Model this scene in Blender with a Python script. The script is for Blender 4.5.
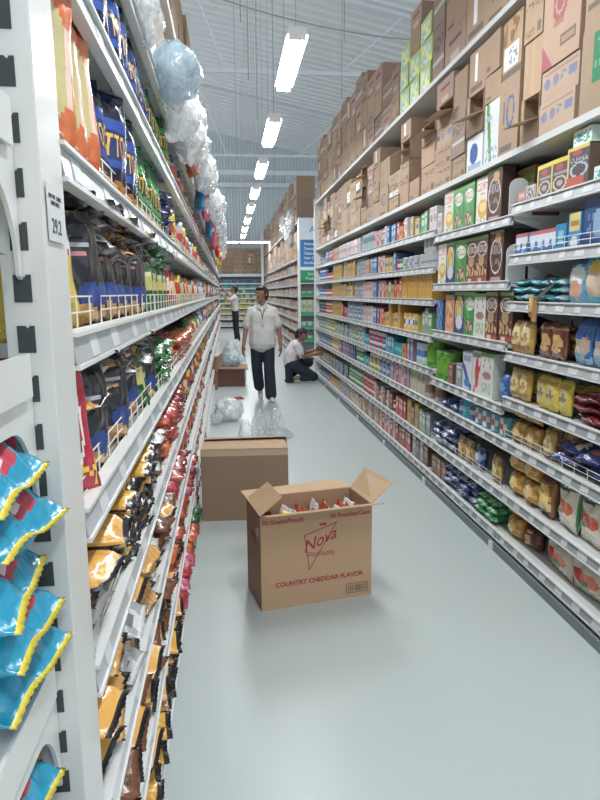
import bpy, bmesh, math, random
from mathutils import Matrix, Vector, noise
for o in list(bpy.data.objects): bpy.data.objects.remove(o, do_unlink=True)
SC = bpy.context.scene; C = SC.collection
PI = math.pi; R = random.Random(7)

# ---------------------------------------------------------------- camera, world, exposure
cam = bpy.data.objects.new('camera', bpy.data.cameras.new('camera')); C.objects.link(cam)
cr, cu, cf = Vector((.99365,-.11249,-.00675)), Vector((.02597,.16624,.98574)), Vector((.10949,.97965,-.16822))
cr.normalize(); cf = (cf-cr*cf.dot(cr)).normalized(); cu = cr.cross(cf)
cam.matrix_world = Matrix(((cr.x,cu.x,-cf.x,0),(cr.y,cu.y,-cf.y,0),(cr.z,cu.z,-cf.z,1.58),(0,0,0,1)))
cam.data.sensor_width = 36; cam.data.lens = 630/800*36; cam.data.clip_start = .02; cam.data.clip_end = 200
SC.camera = cam
W = bpy.data.worlds.new('world'); SC.world = W; W.use_nodes = True
W.node_tree.nodes['Background'].inputs[0].default_value = (.95,.985,1.0,1)
W.node_tree.nodes['Background'].inputs[1].default_value = 0.80
SC.view_settings.view_transform = 'Standard'; SC.view_settings.look = 'None'
SC.view_settings.gamma = 1; SC.view_settings.use_curve_mapping = False
SC.view_settings.exposure = 0.36
LAMP_W = 21; TUBE = 14

# ---------------------------------------------------------------- colour + materials
def lin(v): return v/12.92 if v <= .04045 else ((v+.055)/1.055)**2.4
def c(h):
    v=[int(h[i:i+2],16)/255 for i in (0,2,4)]; g=.3*v[0]+.59*v[1]+.11*v[2]
    return tuple(g+(x-g)*.88 for x in v)
def L4(s): return (lin(s[0]),lin(s[1]),lin(s[2]),1)
def mix(a,b,t): return tuple(a[i]*(1-t)+b[i]*t for i in range(3))
MATS = {}
def mat(name, col=None, rough=.5, metal=0, bump=0, bscale=20, vary=0, emit=None, coat=0, attr=False, randv=0, alpha=1, bdist=.01, spec=.5):
    m = bpy.data.materials.new(name); m.use_nodes = True; nt = m.node_tree; N = nt.nodes; K = nt.links
    b = N['Principled BSDF']; b.inputs['Roughness'].default_value = rough; b.inputs['Metallic'].default_value = metal
    b.inputs['Coat Weight'].default_value = coat; b.inputs['Coat Roughness'].default_value = .12; b.inputs['Specular IOR Level'].default_value = spec
    tc = N.new('ShaderNodeTexCoord')
    if attr:
        a = N.new('ShaderNodeAttribute'); a.attribute_name = 'Col'; out = a.outputs['Color']
    else:
        a = N.new('ShaderNodeRGB'); a.outputs[0].default_value = L4(col); out = a.outputs[0]
    if vary:
        n = N.new('ShaderNodeTexNoise'); n.inputs['Scale'].default_value = 4; n.inputs['Detail'].default_value = 6
        K.new(tc.outputs['Object'], n.inputs['Vector'])
        mr = N.new('ShaderNodeMapRange'); mr.inputs['To Min'].default_value = 1-vary; mr.inputs['To Max'].default_value = 1+vary
        K.new(n.outputs[0], mr.inputs['Value'])
        mm = N.new('ShaderNodeVectorMath'); mm.operation = 'SCALE'; K.new(out, mm.inputs[0]); K.new(mr.outputs[0], mm.inputs['Scale']); out = mm.outputs[0]
    if randv:
        oi = N.new('ShaderNodeObjectInfo'); mr = N.new('ShaderNodeMapRange'); mr.inputs['To Min'].default_value = 1-randv; mr.inputs['To Max'].default_value = 1+randv*.6
        K.new(oi.outputs['Random'], mr.inputs['Value'])
        mm = N.new('ShaderNodeVectorMath'); mm.operation = 'SCALE'; K.new(out, mm.inputs[0]); K.new(mr.outputs[0], mm.inputs['Scale']); out = mm.outputs[0]
    K.new(out, b.inputs['Base Color'])
    if bump:
        n = N.new('ShaderNodeTexNoise'); n.inputs['Scale'].default_value = bscale; n.inputs['Detail'].default_value = 3
        K.new(tc.outputs['Object'], n.inputs['Vector'])
        bp = N.new('ShaderNodeBump'); bp.inputs['Strength'].default_value = bump; bp.inputs['Distance'].default_value = bdist
        K.new(n.outputs[0], bp.inputs['Height']); K.new(bp.outputs[0], b.inputs['Normal'])
    if emit: b.inputs['Emission Color'].default_value = L4(col); b.inputs['Emission Strength'].default_value = emit
    MATS[name] = m; return m
mat('foil', attr=True, rough=.26, bump=.5, bscale=26, coat=.35, vary=.08)
mat('print', attr=True, rough=.42, coat=.2, vary=.05)
mat('carton', attr=True, rough=.8, bump=.12, bscale=60, vary=.09, randv=.16)
mat('card', attr=True, rough=.82, bump=.08, bscale=70, vary=.05)
mat('red_ink', c('a8323c'), .7)
mat('black_ink', c('3c3a36'), .7)
mat('white_ink', c('e8f0f8'), .6)
mat('blue_ink', c('3a66b8'), .6)
mat('white_enamel', c('dfe1df'), .32, vary=.02, coat=.1)
mat('post_enamel', c('d6d8d5'), .3, vary=.03, coat=.15)
mat('shelf_grey', c('c9cdcc'), .42, vary=.03)
mat('shelf_under', c('8d8f8f'), .6, vary=.05)
mat('back_panel', c('8f9696'), .6, vary=.04)
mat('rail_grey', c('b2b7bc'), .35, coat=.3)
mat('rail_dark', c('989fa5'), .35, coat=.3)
mat('tag_paper', c('cdd1d2'), .5)
mat('kick_shade_grey', c('6f7b7c'), .5)
mat('slot_dark', c('3a4245'), .7)
mat('wire', c('e2ddd0'), .35)
mat('floor_vinyl', c('b4bfbc'), .34, bump=.03, bscale=140, vary=.018)
mat('roof_sheet', c('e6ebf0'), .5, vary=.05)
mat('steel_white', c('dfe9f0'), .5)
mat('wall_sheet', c('cdd8df'), .5, vary=.04)
mat('cable', c('a2aaae'), .6)
mat('tube', c('eef6ff'), .4, emit=TUBE)
mat('lamp_body', c('e8ecee'), .4)
mat('skin', c('9a6a56'), .5, vary=.04)
mat('skin_far', c('a0705a'), .5, vary=.04)
mat('hair', c('1d1a1c'), .45, bump=.5, bscale=80)
mat('polo', c('c9cac6'), .85, bump=.4, bscale=9, bdist=.03, vary=.03)
mat('tee', c('d3cfd2'), .85, bump=.4, bscale=9, bdist=.03, vary=.03)
mat('trousers', c('262e3c'), .85, bump=.4, bscale=10, bdist=.03)
mat('shoe', c('cfd0d0'), .6)
mat('dark_shoe', c('24262a'), .6)
mat('lanyard', c('5a2a30'), .7)
mat('eye_white', c('d8d4d0'), .4); mat('eye_dark', c('1a1412'), .3); mat('lip', c('7c463e'), .5)
mat('sign_white', c('dfe8f2'), .5); mat('sign_blue', c('2f7fc4'), .5); mat('sign_green', c('1f9a62'), .5)
def clear(name, col, fac, rough=.12, bump=.9, bscale=16):
    m = bpy.data.materials.new(name); m.use_nodes = True; nt = m.node_tree; N = nt.nodes; K = nt.links
    N.remove(N['Principled BSDF']); out = N['Material Output']
    tr = N.new('ShaderNodeBsdfTransparent'); tr.inputs[0].default_value = (.96,.98,1,1)
    pb = N.new('ShaderNodeBsdfPrincipled'); pb.inputs['Base Color'].default_value = L4(col); pb.inputs['Roughness'].default_value = rough
    pb.inputs['Coat Weight'].default_value = 1; pb.inputs['Coat Roughness'].default_value = .08
    tc = N.new('ShaderNodeTexCoord'); n = N.new('ShaderNodeTexNoise'); n.inputs['Scale'].default_value = bscale; n.inputs['Distortion'].default_value = 1.2
    K.new(tc.outputs['Object'], n.inputs['Vector']); bp = N.new('ShaderNodeBump'); bp.inputs['Strength'].default_value = bump; bp.inputs['Distance'].default_value = .03
    K.new(n.outputs[0], bp.inputs['Height']); K.new(bp.outputs[0], pb.inputs['Normal'])
    rmp = N.new('ShaderNodeMapRange'); rmp.inputs['From Min'].default_value = .3; rmp.inputs['From Max'].default_value = .7
    rmp.inputs['To Min'].default_value = fac*.35; rmp.inputs['To Max'].default_value = min(1,fac*1.5)
    K.new(n.outputs[0], rmp.inputs['Value'])
    mx = N.new('ShaderNodeMixShader'); K.new(rmp.outputs[0], mx.inputs[0]); K.new(tr.outputs[0], mx.inputs[1]); K.new(pb.outputs[0], mx.inputs[2]); K.new(mx.outputs[0], out.inputs[0])
    MATS[name] = m
clear('clear_plastic', c('eef2f4'), .34, .22, .5)
clear('cloudy_plastic', c('f2f4f5'), .78, .25, .45)
clear('blue_plastic', c('b4cfdf'), .8, .22, .5, bscale=10)

# ---------------------------------------------------------------- mesh + object helpers
def link(name, data, parent=None, loc=None):
    o = bpy.data.objects.new(name, data); C.objects.link(o)
    if parent: o.parent = parent
    if loc: o.location = loc
    return o
def tag(o, label=None, cat=None, group=None, kind=None):
    if label: o['label'] = label
    if cat: o['category'] = cat
    if group: o['group'] = group
    if kind: o['kind'] = kind
    return o
class MB:
    def __init__(s): s.v=[]; s.f=[]; s.c=[]
    def add(s, vs, fs, col=(.8,.8,.8)):
        n=len(s.v); s.v += [tuple(v) for v in vs]; s.f += [tuple(i+n for i in f) for f in fs]; s.c += [col]*len(fs)
    def box(s, x0,x1,y0,y1,z0,z1, col=(.8,.8,.8)):
        s.add([(x0,y0,z0),(x1,y0,z0),(x1,y1,z0),(x0,y1,z0),(x0,y0,z1),(x1,y0,z1),(x1,y1,z1),(x0,y1,z1)],
              [(0,3,2,1),(4,5,6,7),(0,1,5,4),(1,2,6,5),(2,3,7,6),(3,0,4,7)], col)
    def tube(s, p, q, r, n=6, r2=None, col=(.8,.8,.8)):
        p=Vector(p); q=Vector(q); d=(q-p); 
        if d.length<1e-6: return
        a=d.orthogonal().normalized(); b=d.normalized().cross(a); r2 = r if r2 is None else r2
        vs=[]
        for k,(P,rr) in enumerate(((p,r),(q,r2))):
            for i in range(n):
                t=2*PI*i/n; vs.append(P+(a*math.cos(t)+b*math.sin(t))*rr)
        s.add(vs, [(i,(i+1)%n,n+(i+1)%n,n+i) for i in range(n)]+[tuple(range(n))[::-1],tuple(range(n,2*n))], col)
    def slab(s, pts, thick, col=(.8,.8,.8)):   # polygon extruded along its normal, both ways
        P=[Vector(p) for p in pts]; nrm=(P[1]-P[0]).cross(P[2]-P[0]).normalized()*thick/2; n=len(P)
        s.add([p+nrm for p in P]+[p-nrm for p in P], [tuple(range(n)),tuple(range(2*n-1,n-1,-1))]+[(i,i+n,(i+1)%n+n,(i+1)%n) for i in range(n)], col)
    def mesh(s, name, material, smooth=False):
        me=bpy.data.meshes.new(name); me.from_pydata(s.v,[],s.f)
        ca=me.color_attributes.new('Col','FLOAT_COLOR','CORNER'); buf=[]
        for f,col in zip(s.f,s.c): buf += list(L4(col))*len(f)
        ca.data.foreach_set('color', buf)
        if smooth: me.polygons.foreach_set('use_smooth',[True]*len(s.f))
        for m in (material if isinstance(material,(list,tuple)) else [material]): me.materials.append(MATS[m])
        me.update(); return me
    def obj(s, name, material, parent=None, smooth=False, loc=None): return link(name, s.mesh(name,material,smooth), parent, loc)
def empty(name, loc=(0,0,0), rz=0):
    o=bpy.data.objects.new(name,None); C.objects.link(o); o.location=loc; o.rotation_euler=(0,0,rz); o.empty_display_size=.05; return o
FONT5 = {'A':'0E11111F111111','B':'1E11111E11111E','C':'0E11101010110E','D':'1E11111111111E','E':'1F10101E10101F','F':'1F10101E101010','G':'0E11101711110F',
'H':'1111111F111111','I':'0E04040404040E','J':'0702020202120C','K':'11121418141211','L':'1010101010101F','M':'111B1515111111','N':'11191513111111','O':'0E11111111110E',
'P':'1E11111E101010','R':'1E11111E141211','S':'0F10100E01011E','T':'1F040404040404','U':'1111111111110E','V':'11111111110A04','W':'11111115151B11','X':'11110A040A1111','Y':'11110A04040404','Z':'1F01020408101F',
'0':'0E11131519110E','2':'0E11010204081F','9':'0E11110F01110E',' ':'00000000000000','.':'00000000000C0C'}
def glyph(s,u,v):
    n=len(s); w=n*6-1; x=int(u*w); y=int((1-v)*7)
    k=x//6; cx=x%6
    if cx==5 or k>=n or y>6 or y<0: return False
    row=int(FONT5[s[k]][y*2:y*2+2],16); return bool(row>>(4-cx)&1)
def paint(layers):
    def f(u,v):
        col=layers[0]
        for l in layers[1:]:
            k=l[0]
            if k=='r':
                if l[1]<=u<=l[3] and l[2]<=v<=l[4]: col=l[5]
            elif k=='e':
                if ((u-l[1])/l[3])**2+((v-l[2])/l[4])**2<=1: col=l[5]
            elif k=='o':
                d=((u-l[1])/l[3])**2+((v-l[2])/l[4])**2
                if l[6]<=d<=1: col=l[5]
            elif k=='t':
                if l[2]<=u<=l[4] and l[3]<=v<=l[5]:
                    vv=(v-l[3])/(l[5]-l[3]); uu=(u-l[2])/(l[4]-l[2])
                    if glyph(l[1],min(uu,.999),min(vv,.999)): col=l[6]
            elif k=='n':   # speckle print
                if l[1]<=u<=l[3] and l[2]<=v<=l[4] and noise.noise(Vector((u*l[6],v*l[6],l[7])))>.05: col=l[5]
            elif k=='d':   # diagonal band
                t=u*l[1]+v*l[2]
                if l[3]<=t<=l[4]: col=l[5]
        return col
    return f
def flat(col): return lambda u,v: col
def dk(col,k=.8): return tuple(x*k for x in col)
DESC={}
def boxmesh(key, w, d, h, front, side, top, nx=1, nz=1, material='print', desc='', sidefn=None, bev=.0015):
    b=MB()
    for i in range(nx):
        for j in range(nz):
            x0=-w/2+w*i/nx; x1=-w/2+w*(i+1)/nx; z0=h*j/nz; z1=h*(j+1)/nz
            b.add([(x0,-d/2,z0),(x1,-d/2,z0),(x1,-d/2,z1),(x0,-d/2,z1)],[(0,1,2,3)],front((i+.5)/nx,(j+.5)/nz))
    ns=max(1,nz//2) if sidefn else 1
    for sx in (-1,1):
        for i in range(ns):
            for j in range(ns):
                y0=-d/2+d*i/ns; y1=-d/2+d*(i+1)/ns; z0=h*j/ns; z1=h*(j+1)/ns
                col=sidefn((i+.5)/ns,(j+.5)/ns) if sidefn else side
                x=sx*w/2; q=[(x,y0,z0),(x,y1,z0),(x,y1,z1),(x,y0,z1)]
                b.add(q,[(0,1,2,3) if sx>0 else (3,2,1,0)],col)
    b.add([(-w/2,-d/2,h),(w/2,-d/2,h),(w/2,0,h+.001),(-w/2,0,h+.001)],[(0,1,2,3)],top)
    b.add([(-w/2,0,h+.001),(w/2,0,h+.001),(w/2,d/2,h),(-w/2,d/2,h)],[(0,1,2,3)],dk(top,.96))
    b.add([(-w/2,d/2,0),(w/2,d/2,0),(w/2,-d/2,0),(-w/2,-d/2,0)],[(0,1,2,3)],side)
    b.add([(w/2,d/2,0),(-w/2,d/2,0),(-w/2,d/2,h),(w/2,d/2,h)],[(0,1,2,3)],side)
    me=b.mesh(key,material); DESC[me.name]=(desc,w,d,h); return me
def pouch(key, w, h, d, front, back, desc='', nu=12, nv=16, material='foil', seed=0, crimp=.06, slump=0.0):
    b=MB(); vs=[]; idx={}
    def P(i,j,sd):
        s=-1+2*i/nu; t=-1+2*j/nv; edge = i in (0,nu) or j in (0,nv)
        key=(i,j,0 if edge else sd)
        if key in idx: return idx[key]
        tc=1-crimp*2; a=min(1,abs(t)/tc)
        T=d/2*max(0,1-abs(s)**2.6)**.55*max(0,1-a**3.2)**.6
        nz=noise.noise(Vector((s*2.2+seed*3.1,t*2.2,sd*5+seed)))
        T*=1+.35*nz
        T+=d*.06*math.sin(s*15+seed+sd+3*nz)*(a**2)*(1 if a<1 else 0)*(0 if edge else 1)
        if not edge: T=max(T,.0009)
        zig=.0012*(1 if (i%2) else -1) if j in (0,nv) else 0
        x=s*w/2*(1-.04*(1-a**2)-.035*a**8)+.01*noise.noise(Vector((t*1.5,seed,3)))
        z=h/2+t*h/2*(1-.02*(1-s*s))+zig
        y=-sd*T+.008*noise.noise(Vector((s*1.3,t*1.3,seed+9)))+.005*math.sin(s*4+seed)*a**4 - slump*(z/h)**2*0
        vs.append((x,y,z)); idx[key]=len(vs)-1; return idx[key]
    F=[];K=[]
    for sd in (1,-1):
        for i in range(nu):
            for j in range(nv):
                q=(P(i,j,sd),P(i+1,j,sd),P(i+1,j+1,sd),P(i,j+1,sd))
                F.append(q if sd>0 else q[::-1]); u=(i+.5)/nu; v=(j+.5)/nv
                K.append(front(u,v) if sd>0 else back)
    b.v=vs; b.f=F; b.c=K
    me=b.mesh(key,material,True); DESC[me.name]=(desc,w,d,h); return me
def lathe(key, prof, seg, colfn, desc='', material='print'):
    b=MB(); n=len(prof); vs=[]
    for (r,z) in prof:
        for i in range(seg): vs.append((r*math.sin(2*PI*i/seg),-r*math.cos(2*PI*i/seg),z))
    b.v=vs; H=prof[-1][1]
    for k in range(n-1):
        for i in range(seg):
            b.f.append((k*seg+i,k*seg+(i+1)%seg,(k+1)*seg+(i+1)%seg,(k+1)*seg+i)); 
            u=((i+.5)/seg*2+.5)%1; b.c.append(colfn(u,(prof[k][1]+prof[k+1][1])/2/H))
    b.f.append(tuple(range(seg))[::-1]); b.c.append(colfn(.5,0)); b.f.append(tuple(range((n-1)*seg,n*seg))); b.c.append(colfn(.5,1))
    me=b.mesh(key,material); 
    me.polygons.foreach_set('use_smooth',[True]*(len(b.f)-2)+[False]*2)
    r=max(p[0] for p in prof); DESC[me.name]=(desc,2*r,2*r,H); return me
def can(key, r, h, cols, desc, lid='c8ccd0', material='print'):
    bands=[0,.06,.2,.35,.5,.65,.8,.94,1]; f=paint(cols)
    prof=[(r*.96,0),(r,h*.03)]+[(r,h*b) for b in bands[1:-1]]+[(r,h*.97),(r*.96,h)]
    return lathe(key,prof,14,lambda u,v: c(lid) if v>.96 or v<.02 else f(u,v),desc,material)
ONES=['','first','second','third','fourth','fifth','sixth','seventh','eighth','ninth','tenth','eleventh','twelfth','thirteenth','fourteenth','fifteenth','sixteenth','seventeenth','eighteenth','nineteenth']
TENS={2:('twenty','twentieth'),3:('thirty','thirtieth'),4:('forty','fortieth'),5:('fifty','fiftieth'),6:('sixty','sixtieth'),7:('seventy','seventieth'),8:('eighty','eightieth'),9:('ninety','ninetieth')}
def nth(n):
    if n<20: return ONES[n]
    t,u=divmod(n,10); return TENS[t][1] if u==0 else TENS[t][0]+'-'+ONES[u]
SPINE={'R':-PI/2,'L':PI/2,'B':0,'W':PI}
def put(name, me, side, x, y, z, jit=0, lie=False, tilt=0, label=None, cat=None, group=None, scale=None, roll=0):
    o=bpy.data.objects.new(name,me); C.objects.link(o)
    d=DESC.get(me.name,('',0,.05,0))[2]
    M=Matrix.Translation((x,y,z))@Matrix.Rotation(SPINE[side]+jit,4,'Z')
    if roll: M=M@Matrix.Rotation(roll,4,'Y')
    if lie: M=M@Matrix.Translation((0,0,d*.5))@Matrix.Rotation(-PI/2+tilt,4,'X')
    elif tilt: M=M@Matrix.Rotation(tilt,4,'X')
    if scale: M=M@Matrix.Diagonal((*scale,1))
    o.matrix_world=M; tag(o,label,cat,group); return o

# ---------------------------------------------------------------- the hall: floor, roof, end wall
b=MB(); b.box(-9,12,-4,31,-.1,0); tag(b.obj('floor','floor_vinyl'),kind='structure')
b=MB(); yy=30.0
nx=150
for i in range(nx):       # corrugated end wall above the racks
    x0=-9+21*i/nx; x1=-9+21*(i+1)/nx; xm=(x0+x1)/2
    b.add([(x0,yy,0),(xm,yy-.05,0),(xm,yy-.05,9.5),(x0,yy,9.5)],[(0,1,2,3)]); b.add([(xm,yy-.05,0),(x1,yy,0),(x1,yy,9.5),(xm,yy-.05,9.5)],[(0,1,2,3)])
tag(b.obj('wall_back','wall_sheet'),kind='structure')
def roofz(x): return 8.6-.20*(x+.0)
b=MB(); ny=88
for i in range(ny):       # roof sheet with ribs running down its slope
    y0=-4+34*i/ny; y1=y0+34/ny
    for (a,bb,da,db) in ((y0,y0+.25,0,0),(y0+.25,y0+.29,0,.05),(y0+.29,y1-.04,.05,.05),(y1-.04,y1,.05,0)):
        b.add([(-9,a,roofz(-9)-da),(12,a,roofz(12)-da),(12,bb,roofz(12)-db),(-9,bb,roofz(-9)-db)],[(0,1,2,3)])
tag(b.obj('ceiling','roof_sheet'),kind='structure')
for k,y in enumerate((3,9,15,23.7)):     # slim tie beams and a few struts under the roof
    b=MB(); b.box(-9,12,y-.04,y+.04,6.37,6.45)
    for x,dx in ((-3.2,1.6),(.1,-.9),(2.6,1.5),(5.5,1.5)): b.tube((x,y,6.4),(x+dx,y,roofz(x+dx)-.1),.02,6)
    b.slab([(-9,y-.05,roofz(-9)-.08),(12,y-.05,roofz(12)-.08),(12,y-.05,roofz(12)-.16),(-9,y-.05,roofz(-9)-.16)],.06)
    tag(b.obj('trim_%d'%(k+1),'steel_white'),kind='structure')
b=MB(); b.box(-9,12,26.9,27.0,6.32,6.5); tag(b.obj('trim_5','steel_white'),kind='structure')
b=MB(); b.box(-9,12,29.8,29.9,6.3,6.5); tag(b.obj('trim_6','steel_white'),kind='structure')

# ---------------------------------------------------------------- fluorescent lamps
def lamp_mesh():
    b=MB(); b.box(-.07,.07,-.62,.62,.045,.09); b.slab([(-.07,-.62,.045),(-.07,.62,.045),(-.085,.62,.03),(-.085,-.62,.03)],.004); b.slab([(.07,-.62,.045),(.07,.62,.045),(.085,.62,.03),(.085,-.62,.03)],.004)
    b.box(-.065,.065,-.62,-.605,.0,.045); b.box(-.065,.065,.605,.62,.0,.045)
    t=MB(); t.tube((0,-.6,.015),(0,.6,.015),.024,10)
    return b.mesh('housing','lamp_body'),t.mesh('tube','tube',True)
LM=lamp_mesh()
def lamp(x,y,z,rz,label,group=None,power=LAMP_W):
    t=tag(empty('fluorescent_lamp',(x,y,z),rz),label,'lamp',group)
    link('housing',LM[0],t)
    for s in (-.035,.035): link('tube',LM[1],t,(s,0,0))
    for s in (-.5,.5):
        w=MB(); w.tube((0,0,.09),(0,0,roofz(x)-z-.06),.0025,5); w.obj('cord','cable',t,loc=(0,s,0))
    l=bpy.data.lights.new('lamp_light','AREA'); l.shape='RECTANGLE'; l.size=.14; l.size_y=1.2; l.energy=power; l.color=(.98,.995,1)
    link('lamp_light',l,t,(0,0,-.02))
for i in range(9):
    lamp(.57,3.37+2.33*i,3.45,0,('%s twin tube lamp from the camera in the row over the aisle'%nth(i+1)),'lamps in a row above the aisle')
lamp(.57,.94,3.45,0,'twin tube lamp right over the camera','lamps behind the camera'); lamp(.57,-1.4,3.45,0,'twin tube lamp over the aisle behind the camera','lamps behind the camera')
for k,x in enumerate((-.16,1.12)): lamp(x,24.6,3.45,PI/2,('left' if k==0 else 'right')+' lamp of the crosswise pair before the far shelves','crosswise lamps')
# hanging cables between lamps
for k,(x,y) in enumerate([(.15,5.2),(.25,6.5),(.4,7.9),(1.0,5.5),(1.25,7.0),(.2,10.5),(.9,12.0)]):
    b=MB(); b.tube((0,0,0),(0,0,roofz(x)-3.6-.1),.004,5); tag(b.obj('hanging_cable','cable',loc=(x,y,3.6)),'thin dark cable hanging from the roof, %s from camera'%nth(k+1),'cable','thin cables hanging from the roof')
b=MB(); P=[Vector((-1.5+.5*i,9.5+.15*i,5.6+.03*(i-7)**2*.3)) for i in range(13)]
for p,q in zip(P,P[1:]): b.tube(p,q,.012,5)
tag(b.obj('power_cable','cable'),'long dark cable slung crosswise under the roof','cable')

# ---------------------------------------------------------------- shelving
BAY=1.364
def rail(parent,name_tags,y0,y1,side,xf,z0,h,tags,dark=False):
    # shelf board + sloping price rail + tags, sides: 'R' fronts face -X, 'L' fronts face +X
    s=1 if side=='R' else -1
    sh=MB(); xa,xb=sorted((xf+s*.012,xf+s*.44)); sh.box(xa,xb,y0+.004,y1-.004,z0+.018,z0+.042)
    for k in range(3):
        yk=y0+(y1-y0)*(.2+.3*k); sh.box(*sorted((xf+s*.03,xf+s*.42)),yk-.012,yk+.012,z0+.004,z0+.018)
    so=sh.obj('shelf','shelf_grey',parent)
    lp=MB(); 
    lp.slab([(xf+s*.016,y0+.004,z0+h+.006),(xf+s*.016,y1-.004,z0+h+.006),(xf+s*.016,y1-.004,z0),(xf+s*.016,y0+.004,z0)],.01)
    lp.box(*sorted((xf-s*.004,xf+s*.02)),y0+.004,y1-.004,z0+h,z0+h+.007); lp.box(*sorted((xf-s*.006,xf+s*.02)),y0+.004,y1-.004,z0-.005,z0+.003)
    lp.obj('shelf_lip','white_enamel',so)
    pr=MB(); xo=xf+s*.004
    pr.slab([(xo+s*.004,y0+.006,z0+h-.001),(xo+s*.004,y1-.006,z0+h-.001),(xo-s*.004,y1-.006,z0+.004),(xo-s*.004,y0+.006,z0+.004)],.003)
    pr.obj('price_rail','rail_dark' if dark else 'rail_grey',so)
    def tg(b,yc,w):
        b.slab([(xo+s*.001,yc-w/2,z0+h-.005),(xo+s*.001,yc+w/2,z0+h-.005),(xo-s*.0066,yc+w/2,z0+.007),(xo-s*.0066,yc-w/2,z0+.007)],.0016)
    n=tags; T=None; step=(y1-y0)/n; joined=MB()
    for k in range(n):
        yc=y0+step*(k+.5)+R.uniform(-.2,.2)*step*.6; w=R.choice((.05,.065,.08))
        if name_tags:
            b=MB(); tg(b,yc,w); b.obj('price_tag','tag_paper',so)
            if side=='L' and y0<2.2:
                q=MB(); 
                for r in range(3): q.box(*sorted((xo-s*.0062,xo-s*.0072)),yc-w*.4,yc+w*(.1+.1*r),z0+h*.35+r*h*.14,z0+h*.39+r*h*.14)
                joined.v and None
        else: tg(joined,yc,w)
    if not name_tags: tag(joined.obj('price_tags','tag_paper',so),kind='stuff')
    return so
def fence(parent,y0,y1,side,xf,z,h=.07,step=.11):
    s=1 if side=='R' else -1; b=MB(); x=xf+s*.022
    for k in range(3): b.tube((x,y0+.01,z+h*(k+.55)/2.6),(x,y1-.01,z+h*(k+.55)/2.6),.0018,5)
    n=int((y1-y0)/step)
    for k in range(n+1):
        yk=y0+.01+(y1-y0-.02)*k/n; b.tube((x,yk,z),(x,yk,z+h),.002,5)
    b.obj('wire_fence','wire',parent)
def slotted_post(parent,x0,x1,y0,y1,z1,face,name='upright'):
    b=MB(); b.box(x0,x1,y0,y1,0,z1); b.obj(name,'white_enamel',parent)
    q=MB(); n=int(z1/.075)
    for k in range(n):
        z=.1+k*.075
        if face=='R': q.box(x0-.001,x0+.001,(y0+y1)/2-.008,(y0+y1)/2+.008,z,z+.035)
    if q.v: tag(q.obj('slots','slot_dark',parent),kind='stuff')
RA=[2.01,1.73,1.47,1.18,.91,.65,.33,.06]; RB=[1.96,1.59,1.23,.85,.65,.33,.06]
XR=1.62; Y0R=3.57-BAY*1.0
BN=['first','second','third','fourth','fifth','sixth','seventh']
rails_R={}
for k in range(7):
    y0=2.206+BAY*k; y1=y0+BAY
    t=tag(empty('shelving_bay',(0,0,0)),'%s white steel shelving bay from camera on the right of the aisle'%BN[k],'shelving','right rack bays'); t.location=(0,0,0)
    zs=RB if k==1 else RA
    b=MB(); b.box(XR+.45,XR+.47,y0+.003,y1-.003,.05,3.15); b.obj('back_panel','back_panel',t)
    slotted_post(t,XR+.40,XR+.45,y1-.052,y1-.002,3.3,'R')
    b=MB(); b.box(XR-.032,XR-.02,y0+.003,y1-.003,.0,.052); b.obj('kick_or_shade_strip','kick_shade_grey',t)  # strip set forward to fill the shadow band below the lip with grey
    b=MB(); b.box(XR-.045,XR-.033,y1-.042,y1-.002,0,.055); b.obj('base_foot','white_enamel',t)
    for z in zs:
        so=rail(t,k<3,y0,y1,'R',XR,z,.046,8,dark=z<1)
        if (k==0 and z in (1.73,.65)) or (k==1 and z in (.33,)): fence(so,y0,y1,'R',XR,z+.042)
        # side brackets
        for yy in (y0+.006,y1-.006):
            b=MB(); b.slab([(XR+.03,yy,z+.018),(XR+.42,yy,z+.018),(XR+.42,yy,z-.09),(XR+.36,yy,z-.09)],.003); b.obj('shelf_bracket','white_enamel',so)
    for z in (2.33,3.15):
        b=MB(); b.box(XR,XR+.6,y0+.002,y1-.002,z+.004,z+.03); b.box(XR-.004,XR+.02,y0+.002,y1-.002,z,z+.034); b.obj('overhead_shelf','shelf_grey',t)
    if k==6:
        b=MB(); b.box(XR-.02,XR+.03,y1+.001,y1+.05,0,3.25); b.obj('end_post','white_enamel',t)
        b=MB(); b.box(XR+.03,XR+.47,y1+.001,y1+.02,0,3.15); b.obj('end_panel','white_enamel',t)
LZ=[2.37,2.08,1.76,1.46,1.16,.865,.57,.29,.03]; XL=-.25
for k in range(15):
    y0=1.06+BAY*k; y1=y0+BAY
    t=tag(empty('shelving_bay',(0,0,0)),'%s white steel shelving bay from camera on the left of the aisle'%nth(k+1),'shelving','left rack bays')
    b=MB(); b.box(XL-.47,XL-.45,y0+.003,y1-.003,.0,3.2); b.obj('back_panel','back_panel',t)
    b=MB(); b.box(XL-.45,XL-.40,y1-.052,y1-.002,0,3.3); b.obj('upright','white_enamel',t)
    b=MB(); b.box(XL-.07,XL-.05,y0+.003,y1-.003,0,.04); b.obj('kick_or_shade_strip','kick_shade_grey',t)
    for z in LZ:
        so=rail(t,k<2 and z<2,y0+(.004 if k==0 else 0),y1,'L',XL,z,.05,5)
        if k<5 and 1.1<z<1.8: fence(so,y0+.005,y1,'L',XL,z+.042,.075)
        elif k<1 and z==.865: fence(so,y0+.005,y0+.5,'L',XL,z+.042,.04)
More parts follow.
